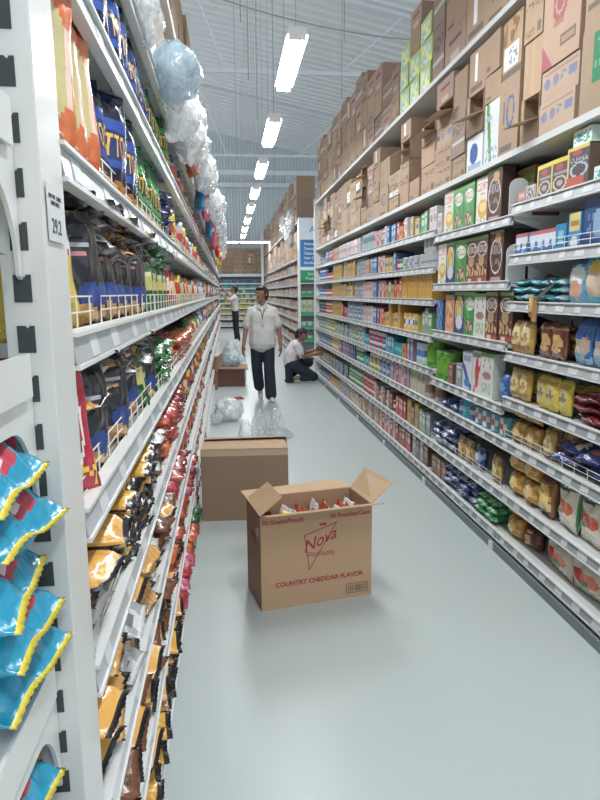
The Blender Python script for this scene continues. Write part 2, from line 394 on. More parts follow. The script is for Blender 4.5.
# near end: slotted double post and its end shelves towards the camera
t=tag(empty('end_display_rack',(-.30,.93,0)),'white slotted post with end shelves at the left front corner','shelving')
def pobj(b,n,m,par=t): 
    o=b.obj(n,m,par); o.matrix_parent_inverse=par.matrix_basis.inverted(); return o
t.location=(-.30,.93,0); bpy.context.view_layer.update()
b=MB(); b.box(-.262,-.25,.935,1.055,0,3.2); b.box(-.31,-.25,.928,.936,0,3.2); b.box(-.31,-.298,.93,1.055,0,3.2); b.box(-.256,-.2485,.93,.942,0,3.2)
pobj(b,'post','post_enamel')
for k in range(38):
    z=.30+.0705*k; b=MB()
    b.slab([(-.295,.9272,z),(-.271,.9272,z),(-.271,.9272,z+.038),(-.277,.9272,z+.038),(-.280,.9272,z+.034),(-.284,.9272,z+.038),(-.295,.9272,z+.038)],.0012); pobj(b,'slot','slot_dark')
def bracket(z):
    b=MB(); x=-.284; pts=[(x,.925,z+.02),(x,.925,z-.20)]
    for i in range(9):
        a=i/8*PI/2; pts.append((x,.915-.085*(1-math.cos(a)),z-.195+.125*math.sin(a)))
    pts += [(x,.5,z-.06),(x,.5,z+.02)]
    b.slab(pts,.006); return b
for z in (1.80,1.47,1.01,.60):
    pobj(bracket(z),'bracket','post_enamel')
    b=MB(); b.box(-.75,-.29,.5,.925,z-.0,z+.012); b.box(-.278,-.272,.5,.9,z-.03,z+.03); sh=pobj(b,'shelf','post_enamel')
# price ticket on the post
b=MB(); b.box(-.2475,-.2465,.945,1.03,1.655,1.735); pobj(b,'price_ticket','tag_paper')

def txt(name,s,size,loc,M,material,parent=None,shear=0,ext=.0004,align='CENTER',bold=0):
    cu=bpy.data.curves.new(name,'FONT'); cu.body=s; cu.size=size; cu.shear=shear; cu.align_x=align; cu.extrude=ext; cu.resolution_u=3; cu.offset=bold
    o=bpy.data.objects.new('tmp',cu); C.objects.link(o); bpy.context.view_layer.update()
    me=bpy.data.meshes.new_from_object(o.evaluated_get(bpy.context.evaluated_depsgraph_get())); bpy.data.objects.remove(o)
    me.materials.clear(); me.materials.append(MATS[material]); me.transform(Matrix.Translation(loc)@M)
    return link(name,me,parent)
RX90=Matrix.Rotation(PI/2,4,'X')       # text standing, read from -Y
RFACE=Matrix.Rotation(PI/2,4,'Z')@RX90 # text read from +X
o=txt('ticket_lettering','29.2',.03,(-.2462,.987,1.667),RFACE,'black_ink',t); o.matrix_parent_inverse=t.matrix_basis.inverted()
o=txt('ticket_lettering','NET WT  CRISPS\nUNIT PRICE',.009,(-.2462,.987,1.715),RFACE,'black_ink',t); o.matrix_parent_inverse=t.matrix_basis.inverted()

# ---------------------------------------------------------------- snack pouches (left rack)
navy,blue,gold,orange,silver,black=c('1c2440'),c('2f56b4'),c('e6a83c'),c('e08c34'),c('b4b6b8'),c('22222a')
teal,yel,red,wht,green,cream=c('1a92b8'),c('dcc93a'),c('c8323c'),c('e6e6e4'),c('1f6a3c'),c('d8c690')
def chip_art(top,mid,word,wc,chips):
    return paint([top,('r',0,.3,1,.72,mid),('d',1,1,.62,.78,top),('e',.5,.5,.52,.15,dk(mid,.6)),('t',word,.06,.4,.94,.6,wc),
                  ('e',.3,.13,.3,.12,chips),('e',.75,.09,.28,.10,dk(chips,.85)),('r',0,.95,1,1,dk(top,1.5))])
PK={}
def pk(key,*a,**k): PK[key]=pouch('pouch',*a,seed=len(PK)*1.7,**k)
pk('piattos_blue',.19,.27,.07,chip_art(navy,blue,'PIATTOS',c('f2b84a'),orange),navy,desc='blue gold-lettered chip pouch',nu=48,nv=30)
pk('piattos_green',.18,.27,.07,chip_art(green,c('3f9a4c'),'PIATTOS',c('f0a848'),c('d8c26a')),green,desc='green gold-lettered chip pouch',nu=48,nv=30)
pk('prawn',.21,.30,.06,paint([c('e2703c'),('e',.52,.5,.36,.36,c('cbbd84')),('e',.5,.42,.2,.16,c('ddd2a0')),('r',.84,.3,.9,.7,c('f0d0c0')),('r',0,.88,1,1,c('e0653c')),('r',0,0,1,.09,c('dc6038'))]),c('e2703c'),desc='orange and cream cracker pouch',nu=24,nv=28)
pk('yellow_w',.22,.27,.06,paint([c('dcc240'),('r',.5,.52,1,.86,c('c43a40')),('t','W',.56,.5,.96,.88,wht),('n',0,0,1,.4,c('d89a34'),4,2.2),('e',.2,.6,.16,.2,c('ecdf80'))]),c('d8b43c'),desc='yellow pouch with red panel',nu=24,nv=24)
pk('red_oval',.20,.29,.06,paint([c('c22a44'),('o',.55,.45,.3,.34,wht,.72),('e',.55,.45,.24,.27,c('8c5a48')),('t','MM',.45,.05,.98,.2,c('e8d23c')),('r',0,.86,1,1,c('d0405a'))]),c('b82a40'),desc='red pouch with white oval window',nu=26,nv=28)
pk('black_orange',.17,.24,.055,paint([c('e4a648'),('d',1,.6,1.35,1.7,black),('r',0,0,1,.05,black),('n',.1,.4,.7,.9,c('d08c38'),5,1),('r',.3,.55,.62,.62,c('f0d47c')),('r',0,.95,1,1,c('5a5650'))]),black,desc='orange and black snack pouch',nu=16,nv=18)
pk('silver_black',.17,.24,.06,paint([c('9ea2a6'),('r',0,.55,1,.78,black),('d',1,-.5,.2,.5,c('c8caca')),('r',.2,.1,.5,.35,c('6a6e72')),('r',0,0,1,.07,c('d8d8d8'))]),black,desc='black and silver snack pouch',nu=16,nv=18)
pk('black_blue',.17,.24,.065,paint([c('23252f'),('e',.72,.28,.26,.11,c('2e4890')),('e',.4,.10,.5,.12,c('cf9a50')),('r',.4,.60,.62,.66,c('c87880')),('r',.0,.3,.16,.8,c('8c9094')),('r',.3,.68,.7,.71,c('a8acb4'))]),c('20232e'),desc='black and blue pouch',nu=24,nv=28)
pk('gold_small',.13,.17,.04,paint([c('e2a83e'),('e',.5,.55,.4,.2,c('8a5a34')),('t','OX',.2,.42,.8,.68,c('f4dc8c')),('r',0,.88,1,1,c('c88a30')),('r',0,0,1,.1,black)]),black,desc='small gold snack pouch',nu=18,nv=18)
def simple(a,b2,d2): return paint([a,('e',.5,.52,.36,.22,b2),('n',.15,.1,.85,.38,d2,6,3),('r',0,.93,1,1,dk(a,1.2)),('r',.25,.7,.75,.78,mix(b2,(1,1,1),.4))])
SMP=(('red','c4303a','e8c8b0','8c2028'),('orange','d8683a','e8c070','b84c28'),('green','2f7a44','c8c070','1f5a34'),('yellow','d8c238','c04030','b89a2c'),('lblue','3f86c0','dce4ea','2b5c98'),
                   ('navyb','26346c','c05048','3c58a0'),('teal','2c9a90','d8d8b0','1f6c6c'),('silver','a8acb0','c03c48','808488'),('pink','c8587c','ecd8dc','9c3c58'),('brown','7a4a30','d8b060','5c3422'),('white','d8d8d4','c04048','a8a8a8'),('salmon','c85a4c','e0a080','a03c34'))
for key,a,bb,d in SMP:
    nm={'lblue':'light blue','navyb':'dark blue'}.get(key,key)
    pk(key,.15,.20,.055,simple(c(a),c(bb),c(d)),c(a),desc=nm+' snack pouch',nu=10,nv=12)
LOWP={}   # very small pouch for the far bays
ORD=['top','second','third','fourth','fifth','sixth','seventh','eighth','ninth']
PCOUNT=[0]
def ly(si): return LZ[si]+.044
PAL={'piattos_blue':(navy,gold,orange),'piattos_green':(green,gold,c('d8c26a')),'prawn':(c('e2703c'),cream,c('e2703c')),'yellow_w':(yel,red,gold),'red_oval':(red,wht,red),'black_orange':(gold,c('cf8a34'),black),'silver_black':(silver,black,silver),'black_blue':(black,blue,gold),'gold_small':(gold,c('8a5a34'),black)}
for key,a_,b_,d_ in SMP: PAL[key]=(c(a_),c(b_),c(d_))
LOWP={k:pouch('pouch_low',m_w*.95,m_h*.9,m_d,flat(fc),bc,desc='',nu=6,nv=8,seed=i*2.1) for i,(k,m_w,m_h,m_d,fc,bc) in enumerate([(k,DESC[m.name][1],DESC[m.name][2+1],DESC[m.name][2],(0,0,0),(0,0,0)) for k,m in PK.items()])}
HEAP={}
def heap_add(si,bay,key,M):
    b=HEAP.setdefault((si,bay),MB()); me=LOWP[key]
    art=PAL[key]; vs=[M@v.co for v in me.vertices]; fs=[tuple(p.vertices) for p in me.polygons]; n=len(b.v)
    b.v+=[tuple(v) for v in vs]; b.f+=[tuple(i+n for i in f) for f in fs]
    half=len(fs)//2
    for k in range(len(fs)):
        q=k%half; i,j=divmod(q,8)
        b.c.append(art[1] if (1<=i<=4 and 3<=j<=5) else (art[0] if j>1 else art[2]))
def item_matrix(d,x,y,z,jit,lie,tilt,roll):
    M=Matrix.Translation((x,y,z))@Matrix.Rotation(PI/2+jit,4,'Z')
    if roll: M=M@Matrix.Rotation(roll,4,'Y')
    if lie: M=M@Matrix.Translation((0,0,d*.5))@Matrix.Rotation(-PI/2+tilt,4,'X')
    elif tilt: M=M@Matrix.Rotation(tilt,4,'X')
    return M
YSPLIT=[0,4.4,4.4,3.2,2.9,2.9,2.9,2.7,3.5]
lcnt={}
def lrow(si,y0,y1,keys,mode='stand',rows=1,tight=1.0,xo=0,zo=0,stack=1,grp='snack pouches on the left rack'):
    y=y0; n=0
    if si>=5: xo-=.006
    while True:
        key=keys[n%len(keys)]; me=PK[key]
        desc,w,d,h=DESC[me.name]
        pitch=w*.97*tight
        if y+pitch>y1+.03: break
        n+=1; bay=int((y-1.06)/BAY); stuff = y>YSPLIT[si]
        for s in range(stack):
            if mode=='stand': a=(XL-.028-d*.6-xo+R.uniform(-.008,.006),y+pitch/2,ly(si)+.004+zo); kw=dict(lie=False,tilt=R.uniform(-.14,.02),roll=R.uniform(-.05,.05)); jit=R.uniform(-.62,-.3)
            else: a=(XL-.014-xo+R.uniform(-.012,.016)+(0.02 if s==stack-1 else 0),y+pitch/2+R.uniform(-.02,.02),ly(si)+zo+s*d*.78); kw=dict(lie=True,tilt=R.uniform(-.10,.12),roll=R.uniform(-.10,.10)); jit=R.uniform(-.22,.22)
            if stuff: heap_add(si,bay,key,item_matrix(d,*a,jit,kw['lie'],kw['tilt'],kw['roll'])); continue
            k=(desc,si,bay,zo>0,s,mode); lcnt[k]=lcnt.get(k,0)+1
            lev=('' if stack==1 else '%s layer, '%nth(s+1))
            lab='%s, %s%s%s, %s shelf down, %s left bay'%(desc,'upper pile, ' if zo else ('flat, ' if mode=='lie' and stack==1 else ''),lev,nth(lcnt[k])+' along',ORD[si],nth(bay+1))
            if len(lab.split())>16: lab=lab.replace(' and ','-').replace(' shelf down',' shelf').replace('upper pile','upper').replace(' along','')
            put('snack_pouch',me,'L',*a,jit,label=lab,cat='snack',group=grp,**kw)
        y+=pitch
# shelf indices: 0=2.37, 1=2.08, 2=1.76, 3=1.46, 4=1.16, 5=.865, 6=.57, 7=.29, 8=.03
lrow(1,1.30,2.55,['piattos_blue'],tight=.62); lrow(1,2.6,3.5,['piattos_green'],tight=.62); lrow(1,3.55,4.3,['navyb'],tight=.8,stack=1); lrow(1,4.35,5.9,['yellow','silver','red','yellow'])
lrow(2,1.08,1.36,['prawn'],tight=.5); lrow(2,1.40,2.10,['piattos_blue'],tight=.62); lrow(2,2.12,2.75,['piattos_green'],tight=.62); lrow(2,2.8,3.3,['navyb'],'lie',stack=5); lrow(2,3.35,3.9,['yellow']); lrow(2,3.95,6.5,['silver','red','yellow','lblue','white'])
lrow(3,1.075,1.2,['yellow_w'],tight=.5); lrow(3,1.24,2.25,['black_blue'],tight=.8)
lrow(3,1.26,2.3,['black_orange','silver_black','black_orange'],'lie',stack=3,zo=.15,xo=-.0); lrow(3,2.3,3.0,['green'],'stand',zo=0); lrow(3,2.32,3.1,['silver_black','green'],'lie',stack=2,zo=.17)
lrow(3,3.1,3.5,['red']); lrow(3,3.5,6.4,['orange','yellow','red','green','lblue','yellow'])
lrow(4,1.075,1.2,['red_oval'],tight=.5); lrow(4,1.22,1.8,['black_blue'],tight=.85,stack=1); lrow(4,1.22,2.3,['black_orange','silver_black'],'lie',stack=3,zo=.13); lrow(4,1.8,2.35,['black_blue','green'])
lrow(4,2.35,3.0,['green'],'lie',stack=4); lrow(4,3.0,3.4,['red','orange']); lrow(4,3.4,4.6,['orange'],'lie',stack=3); lrow(4,4.6,6.4,['green','teal','red','yellow'])
lrow(5,1.08,1.32,['silver_black'],'lie',stack=2); lrow(5,1.08,1.45,['black_orange'],'lie',stack=2,zo=.09,xo=-.01); lrow(5,1.45,2.1,['gold_small'],'lie',stack=6); lrow(5,2.1,2.5,['silver_black','brown'],'lie',stack=4)
lrow(5,2.5,3.6,['orange','red','salmon'],'lie',stack=4); lrow(5,3.6,6.4,['navyb','green','red','yellow','orange'])
lrow(6,1.08,2.2,['black_orange','black_blue','silver_black'],'lie',stack=4); lrow(6,2.2,2.7,['brown','black_orange'],'lie',stack=3); lrow(6,2.7,3.5,['red','salmon'],'lie',stack=3); lrow(6,3.5,6.4,['yellow','navyb','white','red'])
lrow(7,1.08,2.35,['black_orange','brown'],'lie',stack=4); lrow(7,2.35,3.2,['gold_small','orange'],'lie',stack=4); lrow(7,3.2,4.4,['salmon','orange','pink'],'lie',stack=3); lrow(7,4.4,6.4,['white','red','orange'])
lrow(8,1.08,2.7,['black_orange','gold_small'],'lie',stack=4,xo=-.012); lrow(8,2.7,3.3,['red','pink'],'lie',stack=3,xo=-.02); lrow(8,3.3,3.75,['orange'],'lie',stack=3,xo=-.02); lrow(8,3.75,4.1,['green'],'lie',stack=3,xo=-.035); lrow(8,4.1,6.4,['pink','lblue','red','orange'],xo=-.02)
# beyond the nearest pouches they are too many to single out: one heap per shelf and bay
mixk=['red','orange','green','yellow','lblue','navyb','teal','red','white','silver','gold_small','green','teal','salmon','lblue','orange']
for si in range(1,9):
    y=6.5
    while y<21.3:
        run=R.choice(mixk)
        for q in range(R.choice((2,3,4))):
            w=.14; bay=int((y-1.06)/BAY)
            if bay>14: break
            for s_ in range(1 if y>14 else 2):
                heap_add(si,bay,run,item_matrix(.05,XL-.06-.03*s_*(si<3),y,ly(si)+.004+.05*s_,R.uniform(-.4,.4),False,R.uniform(-.2,.05),R.uniform(-.15,.15)))
            y+=w
for (si,bay),b in HEAP.items():
    tag(b.obj('snack_heap','foil',smooth=True),'mixed coloured snack pouches filling the %s shelf down of the %s left bay'%(ORD[si],nth(bay+1)),'snacks','snack heaps on the farther left bays','stuff')
# blue pouches on the end shelves nearest the camera
pk('teal_big',.17,.22,.085,paint([teal,('r',.12,.02,.88,.60,c('d9cf45')),('e',.5,.34,.30,.2,c('d08a96')),('n',.2,.16,.8,.48,c('c8445c'),16,1.5),('r',.35,.04,.65,.16,c('c83a4a')),('e',.3,.8,.2,.12,c('1f7aa4'))]),c('1c86ac'),desc='teal and yellow snack pouch with red stripes',nu=24,nv=24)
pk('teal_white',.20,.25,.10,paint([teal,('r',.2,.22,.85,.8,c('c9d2d8')),('o',.45,.6,.26,.2,c('5f7488'),.5),('n',.15,.35,.75,.7,c('6c8aa4'),8,2),('r',.30,.11,.7,.2,c('c23c4c')),('r',0,.0,1,.04,yel),('r',.4,.13,.55,.17,c('ecd0d0'))]),c('1b8db4'),desc='teal snack pouch with white front and red stripe',nu=30,nv=28)
def endp(key,x,y,z,ang,tilt,label,roll=0,lie=True):
    me=PK[key]; o=put('snack_pouch',me,'L',x,y,z,ang,lie=lie,tilt=tilt,label=label,cat='snack',group='teal pouches on the end shelves',roll=roll)
for i in range(2):
    endp('teal_big',-.272,.80,1.492+i*.098,.25-.1*i,.10,('upper' if i else 'lower')+' teal yellow pouch of the pair on the eye level end shelf')
endp('teal_big',-.285,.78,1.69,.3,.15,'topmost teal yellow pouch lying on the eye level end shelf')
for i in range(2): endp('teal_big',-.33,.72,1.83+.10*i,.2,.1,'%s teal pouch on the topmost end shelf at the left edge'%('upper' if i else 'lower'))
endp('teal_big',-.36,.80,1.86,-.6,.0,'teal pouch standing upright on the topmost end shelf',lie=False)
zz=1.03
for i in range(5):
    endp('teal_white',-.250+.006*(i%2),.80-.01*(i%3),zz+.066*i,.12*((i%3)-1),.08+.04*(i%2),'%s teal pouch from the bottom of the pile on the end shelf'%nth(i+1),roll=.08*((i%2)-.5))
endp('teal_white',-.275,.76,zz+.345,.15,.18,'topmost teal pouch of the pile under the arched bracket')
for i in range(4):
    endp('teal_white',-.285+.012*(i%2),.78,.62+.068*i,.15*((i%3)-1),.08,'%s teal pouch from the bottom of the lowest end shelf'%nth(i+1))
endp('teal_white',-.30,.86,.62,.7,-.1,'teal pouch with white front standing beside the post foot',lie=False)

# ---------------------------------------------------------------- packaged goods (right rack)
BX={}
def bx(key,*a,**k): BX[key]=boxmesh('box',*a,**k)
brown=c('5a3a30')
bx('corn',.19,.07,.30,paint([c('e8e6dc'),('t','CORN',.06,.72,.94,.9,c('c8283c')),('r',.3,.64,.7,.68,c('d8806c')),('e',.55,.34,.4,.2,c('e8b03c')),('e',.55,.38,.3,.1,c('f0d890')),('n',0,0,1,.14,c('a8a49c'),9,1),('r',0,.95,1,1,c('f4f4ee'))]),c('dcd8cc'),c('8cb85c'),32,36,desc='white corn cereal box')
bx('malt',.20,.07,.30,paint([c('3d9a4a'),('e',.5,.72,.42,.15,c('e4e4dc')),('t','MILO',.18,.64,.82,.8,c('6a3a34')),('d',1,1.2,.9,1.05,c('67b44c')),('e',.5,.22,.36,.16,c('6a4a34')),('n',.2,.1,.8,.34,c('c8b890'),8,4),('r',0,.92,1,1,c('7cc05c'))]),c('2f8a40'),c('86c05c'),40,40,desc='green malt cereal box')
bx('koko',.19,.07,.30,paint([brown,('o',.5,.72,.44,.16,c('d8ccc8'),.7),('t','KOKO',.18,.66,.82,.8,c('e6dcd8')),('e',.45,.48,.26,.13,c('b4906a')),('n',.05,.14,.95,.42,c('d8b47c'),7,6),('r',0,0,1,.13,c('a83a34')),('r',.2,.03,.5,.11,c('d8ccc0')),('r',0,.93,1,1,c('7aa85c'))]),c('4c3028'),c('7aa85c'),40,40,desc='brown cereal box with arched lettering')
bx('koko_large',.21,.08,.31,paint([c('50342c'),('o',.5,.5,.42,.34,c('e0d8d4'),.82),('t','KOKO',.16,.56,.84,.72,c('c8b8c0')),('e',.6,.86,.2,.1,c('c89858')),('n',.15,.2,.85,.45,c('94705c'),6,2),('r',.15,.03,.85,.09,c('c09088')),('r',0,.94,1,1,c('6a9450'))]),c('463028'),c('6a9450'),40,40,desc='dark cereal box with white ring')
bx('honey',.19,.07,.30,paint([c('2d3f86'),('e',.5,.55,.42,.36,c('dcc860')),('o',.52,.5,.34,.3,c('4a8fb8'),.5),('e',.5,.28,.34,.16,c('d8d4d8')),('e',.4,.72,.22,.12,c('e8a040')),('r',0,.93,1,1,c('8cc060'))]),c('2a3874'),c('8cc060'),20,28,desc='blue honey cereal box')
bx('star',.19,.07,.28,paint([c('d8a070'),('e',.5,.5,.3,.34,c('e8b888')),('n',.1,.1,.9,.9,c('c8784c'),5,3),('r',0,.93,1,1,c('8cb060'))]),c('c89468'),c('8cb060'),14,18,desc='peach coloured cereal box')
bx('oatw',.19,.08,.29,paint([c('d8dcd4'),('o',.5,.72,.26,.17,c('3c4440'),.75),('e',.5,.5,.36,.08,c('b07c78')),('r',.15,.08,.85,.34,c('a8c0a0')),('n',.2,.1,.8,.32,c('d8dcd0'),9,3),('r',0,.93,1,1,c('6cae5c'))]),c('c4ccc4'),c('6cae5c'),18,24,desc='white round-logo cereal box')
bx('whiteblue',.16,.06,.27,paint([c('d0d8e0'),('d',1,1.6,.9,1.25,c('3a5ab0')),('r',.1,.75,.9,.92,c('9098b4')),('e',.5,.2,.3,.12,c('3f8fd0'))]),c('c4ccd4'),c('d8dce0'),14,20,desc='white blue-arrow box')
bx('whitered',.16,.06,.29,paint([c('dcd8d4'),('e',.5,.5,.2,.36,c('cc3c40')),('d',1,-1,.1,.25,c('cc3c40')),('r',.1,.85,.9,.95,c('8aa890'))]),c('ccc8c4'),c('7cb068'),14,20,desc='white box with red figure')
bx('bluecross',.13,.08,.24,paint([c('3468a0'),('d',1,1.4,.5,.62,c('b8d0e4')),('d',1,1.4,1.0,1.12,c('b8d0e4')),('d',1,1.4,1.5,1.62,c('b8d0e4')),('d',1,-1.2,-.1,.0,c('88a8cc'))]),c('2c5c94'),c('3f74a8'),14,20,desc='blue box with white strokes')
bx('coffee',.15,.06,.17,paint([c('5c4c48'),('r',0,.88,1,1,c('e0c840')),('r',0,0,.1,1,c('dcc444')),('e',.5,.76,.24,.09,c('c04850')),('r',.2,.56,.95,.62,c('9a94a0')),('o',.55,.3,.42,.22,c('c8c4c0'),.6),('e',.55,.3,.2,.08,c('b8a494'))]),c('6c5a4c'),c('e2cc44'),22,24,desc='brown yellow-edged coffee box')
bx('coffee_tall',.17,.06,.19,paint([c('544c54'),('r',0,.9,1,1,c('dcc850')),('r',0,0,.08,1,c('d8c468')),('e',.45,.84,.22,.07,c('c04850')),('t','COFFEE',.15,.64,.95,.75,c('a8a8b4')),('o',.55,.44,.42,.18,c('a8c0c0'),.55),('r',.0,.05,.8,.28,c('c85a48'))]),c('6c5a4c'),c('e2cc44'),36,24,desc='tall coffee box with red panel')
bx('smallpink',.10,.06,.075,paint([c('b8807c'),('r',.1,.5,.9,.8,c('d8b0a8'))]),c('a8746c'),c('bc8c84'),6,6,desc='small pink brown box')
bx('smallwhite',.11,.07,.09,paint([c('c8c4c4'),('n',.1,.3,.9,.9,c('5c6478'),7,2),('r',0,0,1,.3,c('c09488'))]),c('b8b4b4'),c('d4d4d4'),12,10,desc='small white printed box')
bx('toothgreen',.16,.05,.07,paint([c('d8e8e0'),('n',.05,.1,.95,.9,c('5cac84'),7,3),('e',.3,.5,.12,.3,c('4c9cb8'))]),c('c0d8cc'),c('dcece4'),14,8,desc='white and green carton')
bx('bluew',.075,.06,.12,paint([c('d0dce8'),('r',0,0,1,.62,c('3f7cc4')),('r',0,.82,1,1,c('c4646c')),('e',.5,.45,.3,.2,c('d8e4f0'))]),c('4c80bc'),c('d8dce4'),10,12,desc='small blue red-topped box')
bx('tealbox',.09,.06,.13,paint([c('2c8cbc'),('e',.5,.5,.3,.3,c('88c8dc'))]),c('2c84b0'),c('5ca8c8'),8,8,desc='teal box')
bx('yellowtag',.12,.05,.17,paint([c('3c88c4'),('r',.05,.48,.95,1,c('dcc86c')),('r',.2,.62,.8,.8,c('a87c3c')),('e',.5,.2,.3,.15,c('d8e4e8'))]),c('3c80b8'),c('dcc86c'),12,14,desc='blue box with yellow upper panel')
bx('bluebig',.24,.08,.21,paint([c('2a4c88'),('n',.1,.2,.9,.8,c('5c84b8'),7,3),('e',.5,.5,.2,.3,c('88a8cc'))]),c('284880'),c('365c98'),16,14,desc='large dark blue box')
bx('redflat',.26,.16,.07,paint([c('8c4c34'),('n',0,0,1,1,c('6a7a3c'),6,2),('r',0,0,1,.25,c('5c9c48'))]),c('84483a'),c('8c5c40'),14,6,desc='flat red brown carton')
CN={}
def cn(key,*a): CN[key]=can('can',*a)
cn('grey',.042,.11,[c('8c949c'),('r',0,.3,1,.6,c('b8c0c4')),('e',.5,.5,.2,.2,c('4c6078'))],'grey food can')
cn('redw',.042,.11,[c('b83c40'),('r',0,.35,1,.65,c('dcd0c8'))],'red and white food can')
cn('greenw',.042,.11,[c('4c8c5c'),('r',0,.35,1,.65,c('d0d8c4'))],'green and white food can')
cn('bluew',.042,.11,[c('3c6ca8'),('r',0,.35,1,.65,c('c8d0d8'))],'blue and white food can')
cn('tealc',.05,.13,[c('2f9cac'),('r',0,.4,1,.7,c('70c0c8'))],'teal can','3c8cb8')
cn('yelw',.045,.11,[c('c8a844'),('r',0,.35,1,.65,c('dcd4b4'))],'yellow food can')
cn('silver',.045,.12,[c('b0b4b8'),('r',0,.3,1,.5,c('888c98'))],'silver tin can')
cn('blackc',.04,.11,[c('3c3c48'),('r',0,.4,1,.6,c('9098a0'))],'dark food can')
cn('milk',.075,.20,[c('a8b8bc'),('r',0,.45,1,.75,c('6c8ca0'))],'tall silver canister')
cn('formula',.07,.16,[c('dcb44c'),('e',.5,.5,.25,.35,c('dce0e4')),('e',.5,.5,.14,.2,c('3c5cac'))],'round yellow tin','c8b070')
cn('greentub',.075,.22,[c('6cac34'),('r',0,.45,1,.55,c('a4cc44')),('n',0,.1,1,.9,c('3f8c34'),7,2)],'bright green canister','5ca03c')
cn('whitetub',.06,.19,[c('c8d8e0'),('r',0,.35,1,.65,c('4c88c4')),('r',0,.05,1,.2,c('a0ccb0'))],'white and blue tub','3458a0')
cn('brownw',.05,.22,[c('b4a49c'),('r',0,.2,1,.5,c('8c6c60')),('r',0,.9,1,1,c('5c4c48'))],'tall brown and white can')
cn('globe',.06,.12,[c('4c9cac'),('e',.5,.5,.22,.4,c('d8d0cc')),('e',.5,.5,.12,.25,c('c0585c'))],'round red-emblem jar','5c7c94')
for key,w,d,h,a,bb in (('white',.09,.06,.17,'d4d0d0','a8889c'),('pinkw',.09,.06,.16,'d0b8b4','b86c74'),('gold',.10,.08,.21,'cc9a3c','b88430'),('mustard',.11,.08,.19,'bc9438','a07c2c'),('orangeb',.11,.07,.12,'d8903c','b84c34'),
     ('redb',.09,.06,.16,'b83440','d8c0b8'),('blueb',.09,.06,.16,'3c7cb4','b8ccdc'),('tealb',.09,.06,.15,'3c9c9c','b8dcd4'),('tan',.11,.07,.16,'c0a078','9c7c58'),('yellowb',.11,.07,.13,'d8bc4c','3c64ac'),
     ('purple',.09,.06,.19,'9484ac','c8bccc'),('greenb',.09,.06,.16,'6ca864','c8d8b8'),('creamb',.10,.07,.22,'c4bca4','8ca07c'),('navyx',.11,.08,.16,'34487c','6c84ac'),('greyb',.10,.07,.17,'8c98a0','c0c8cc'),('brownb',.11,.08,.15,'7c5444','b48c74')):
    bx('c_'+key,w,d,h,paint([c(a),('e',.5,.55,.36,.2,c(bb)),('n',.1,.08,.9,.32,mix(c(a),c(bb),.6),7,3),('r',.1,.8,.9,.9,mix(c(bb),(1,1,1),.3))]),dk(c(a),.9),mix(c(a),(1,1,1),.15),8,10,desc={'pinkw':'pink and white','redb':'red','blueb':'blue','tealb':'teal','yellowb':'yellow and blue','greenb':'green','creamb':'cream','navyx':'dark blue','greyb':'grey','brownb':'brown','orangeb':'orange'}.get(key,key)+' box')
PR={}
def pr_(key,*a,**k): PR[key]=pouch('bag',*a,seed=20+len(PR)*1.3,**k)
pr_('silverteal',.17,.20,.05,paint([c('3c98a8'),('n',0,0,1,1,c('a8c8d0'),4,1),('e',.5,.5,.3,.2,c('c8d0d4'))]),c('2f8494'),desc='teal and silver foil bag',nu=12,nv=12)
pr_('bluewhite',.16,.22,.06,paint([c('5ca0c8'),('e',.5,.6,.4,.25,c('dce4e8')),('e',.5,.3,.35,.2,c('d8a488')),('r',0,.85,1,1,c('3468a8'))]),c('4c90b8'),desc='blue and white bag',nu=12,nv=14)
pr_('tealgold',.20,.26,.07,paint([c('3fa8c4'),('e',.5,.45,.34,.34,c('c8b49c')),('r',.3,.55,.7,.78,c('d8b434')),('r',.85,0,1,1,c('d8b83c'))]),c('3898b4'),desc='pale blue bag with yellow tag',nu=16,nv=16)
pr_('goldp',.12,.16,.045,paint([c('c49a48'),('e',.5,.5,.34,.3,c('dccb98')),('r',.15,.12,.85,.22,c('a06c34')),('r',0,.9,1,1,c('a87c38')),('n',.2,.35,.8,.65,c('b08c58'),8,2)]),c('b08840'),desc='gold coffee pouch',nu=14,nv=16)
pr_('yellowp',.12,.16,.045,paint([c('d8c23c'),('e',.5,.5,.34,.26,c('c8b888')),('r',.1,.75,.9,.85,c('b88c34')),('n',.2,.35,.8,.6,c('8c7c54'),8,2)]),c('c8b038'),desc='bright yellow pouch',nu=14,nv=16)
pr_('browng',.13,.16,.05,paint([c('6c3830'),('e',.5,.45,.34,.26,c('d0a868')),('r',0,.8,1,.88,c('c88c4c')),('n',.2,.1,.8,.4,c('a05c48'),6,2)]),c('5c3028'),desc='brown and gold pouch',nu=14,nv=16)
pr_('darkred',.20,.15,.055,paint([c('74242c'),('n',0,.2,1,.8,c('a84850'),8,2),('r',.1,.4,.9,.46,c('c89c98'))]),c('6c2028'),desc='dark red pack',nu=14,nv=12)
pr_('bluebread',.21,.30,.10,paint([c('2f6cb4'),('e',.5,.42,.46,.3,c('b8a08c')),('e',.5,.68,.3,.12,c('3458b4')),('r',0,.85,1,1,c('1f5cac')),('e',.3,.3,.2,.12,c('d0c0b0')),('n',0,0,1,.25,c('88b4cc'),4,2)]),c('7cacc8'),desc='blue and clear bag of bread',nu=18,nv=20)
pr_('loaf',.18,.14,.12,paint([c('c48a3c'),('n',.08,.1,.92,.9,c('d8b068'),5,2),('e',.5,.5,.26,.24,c('dcc084')),('r',0,0,1,.06,c('a06c30'))]),c('b47c38'),desc='golden orange bread pack',nu=14,nv=12)
pr_('navyp',.24,.22,.08,paint([c('2c3f84'),('r',.1,.55,.8,.62,c('8c98c8')),('e',.35,.3,.2,.12,c('d87850')),('e',.75,.3,.16,.2,c('d8c8c0')),('n',.1,.6,.9,.9,c('4c64a8'),6,2)]),c('28387c'),desc='dark blue printed pack',nu=16,nv=16)
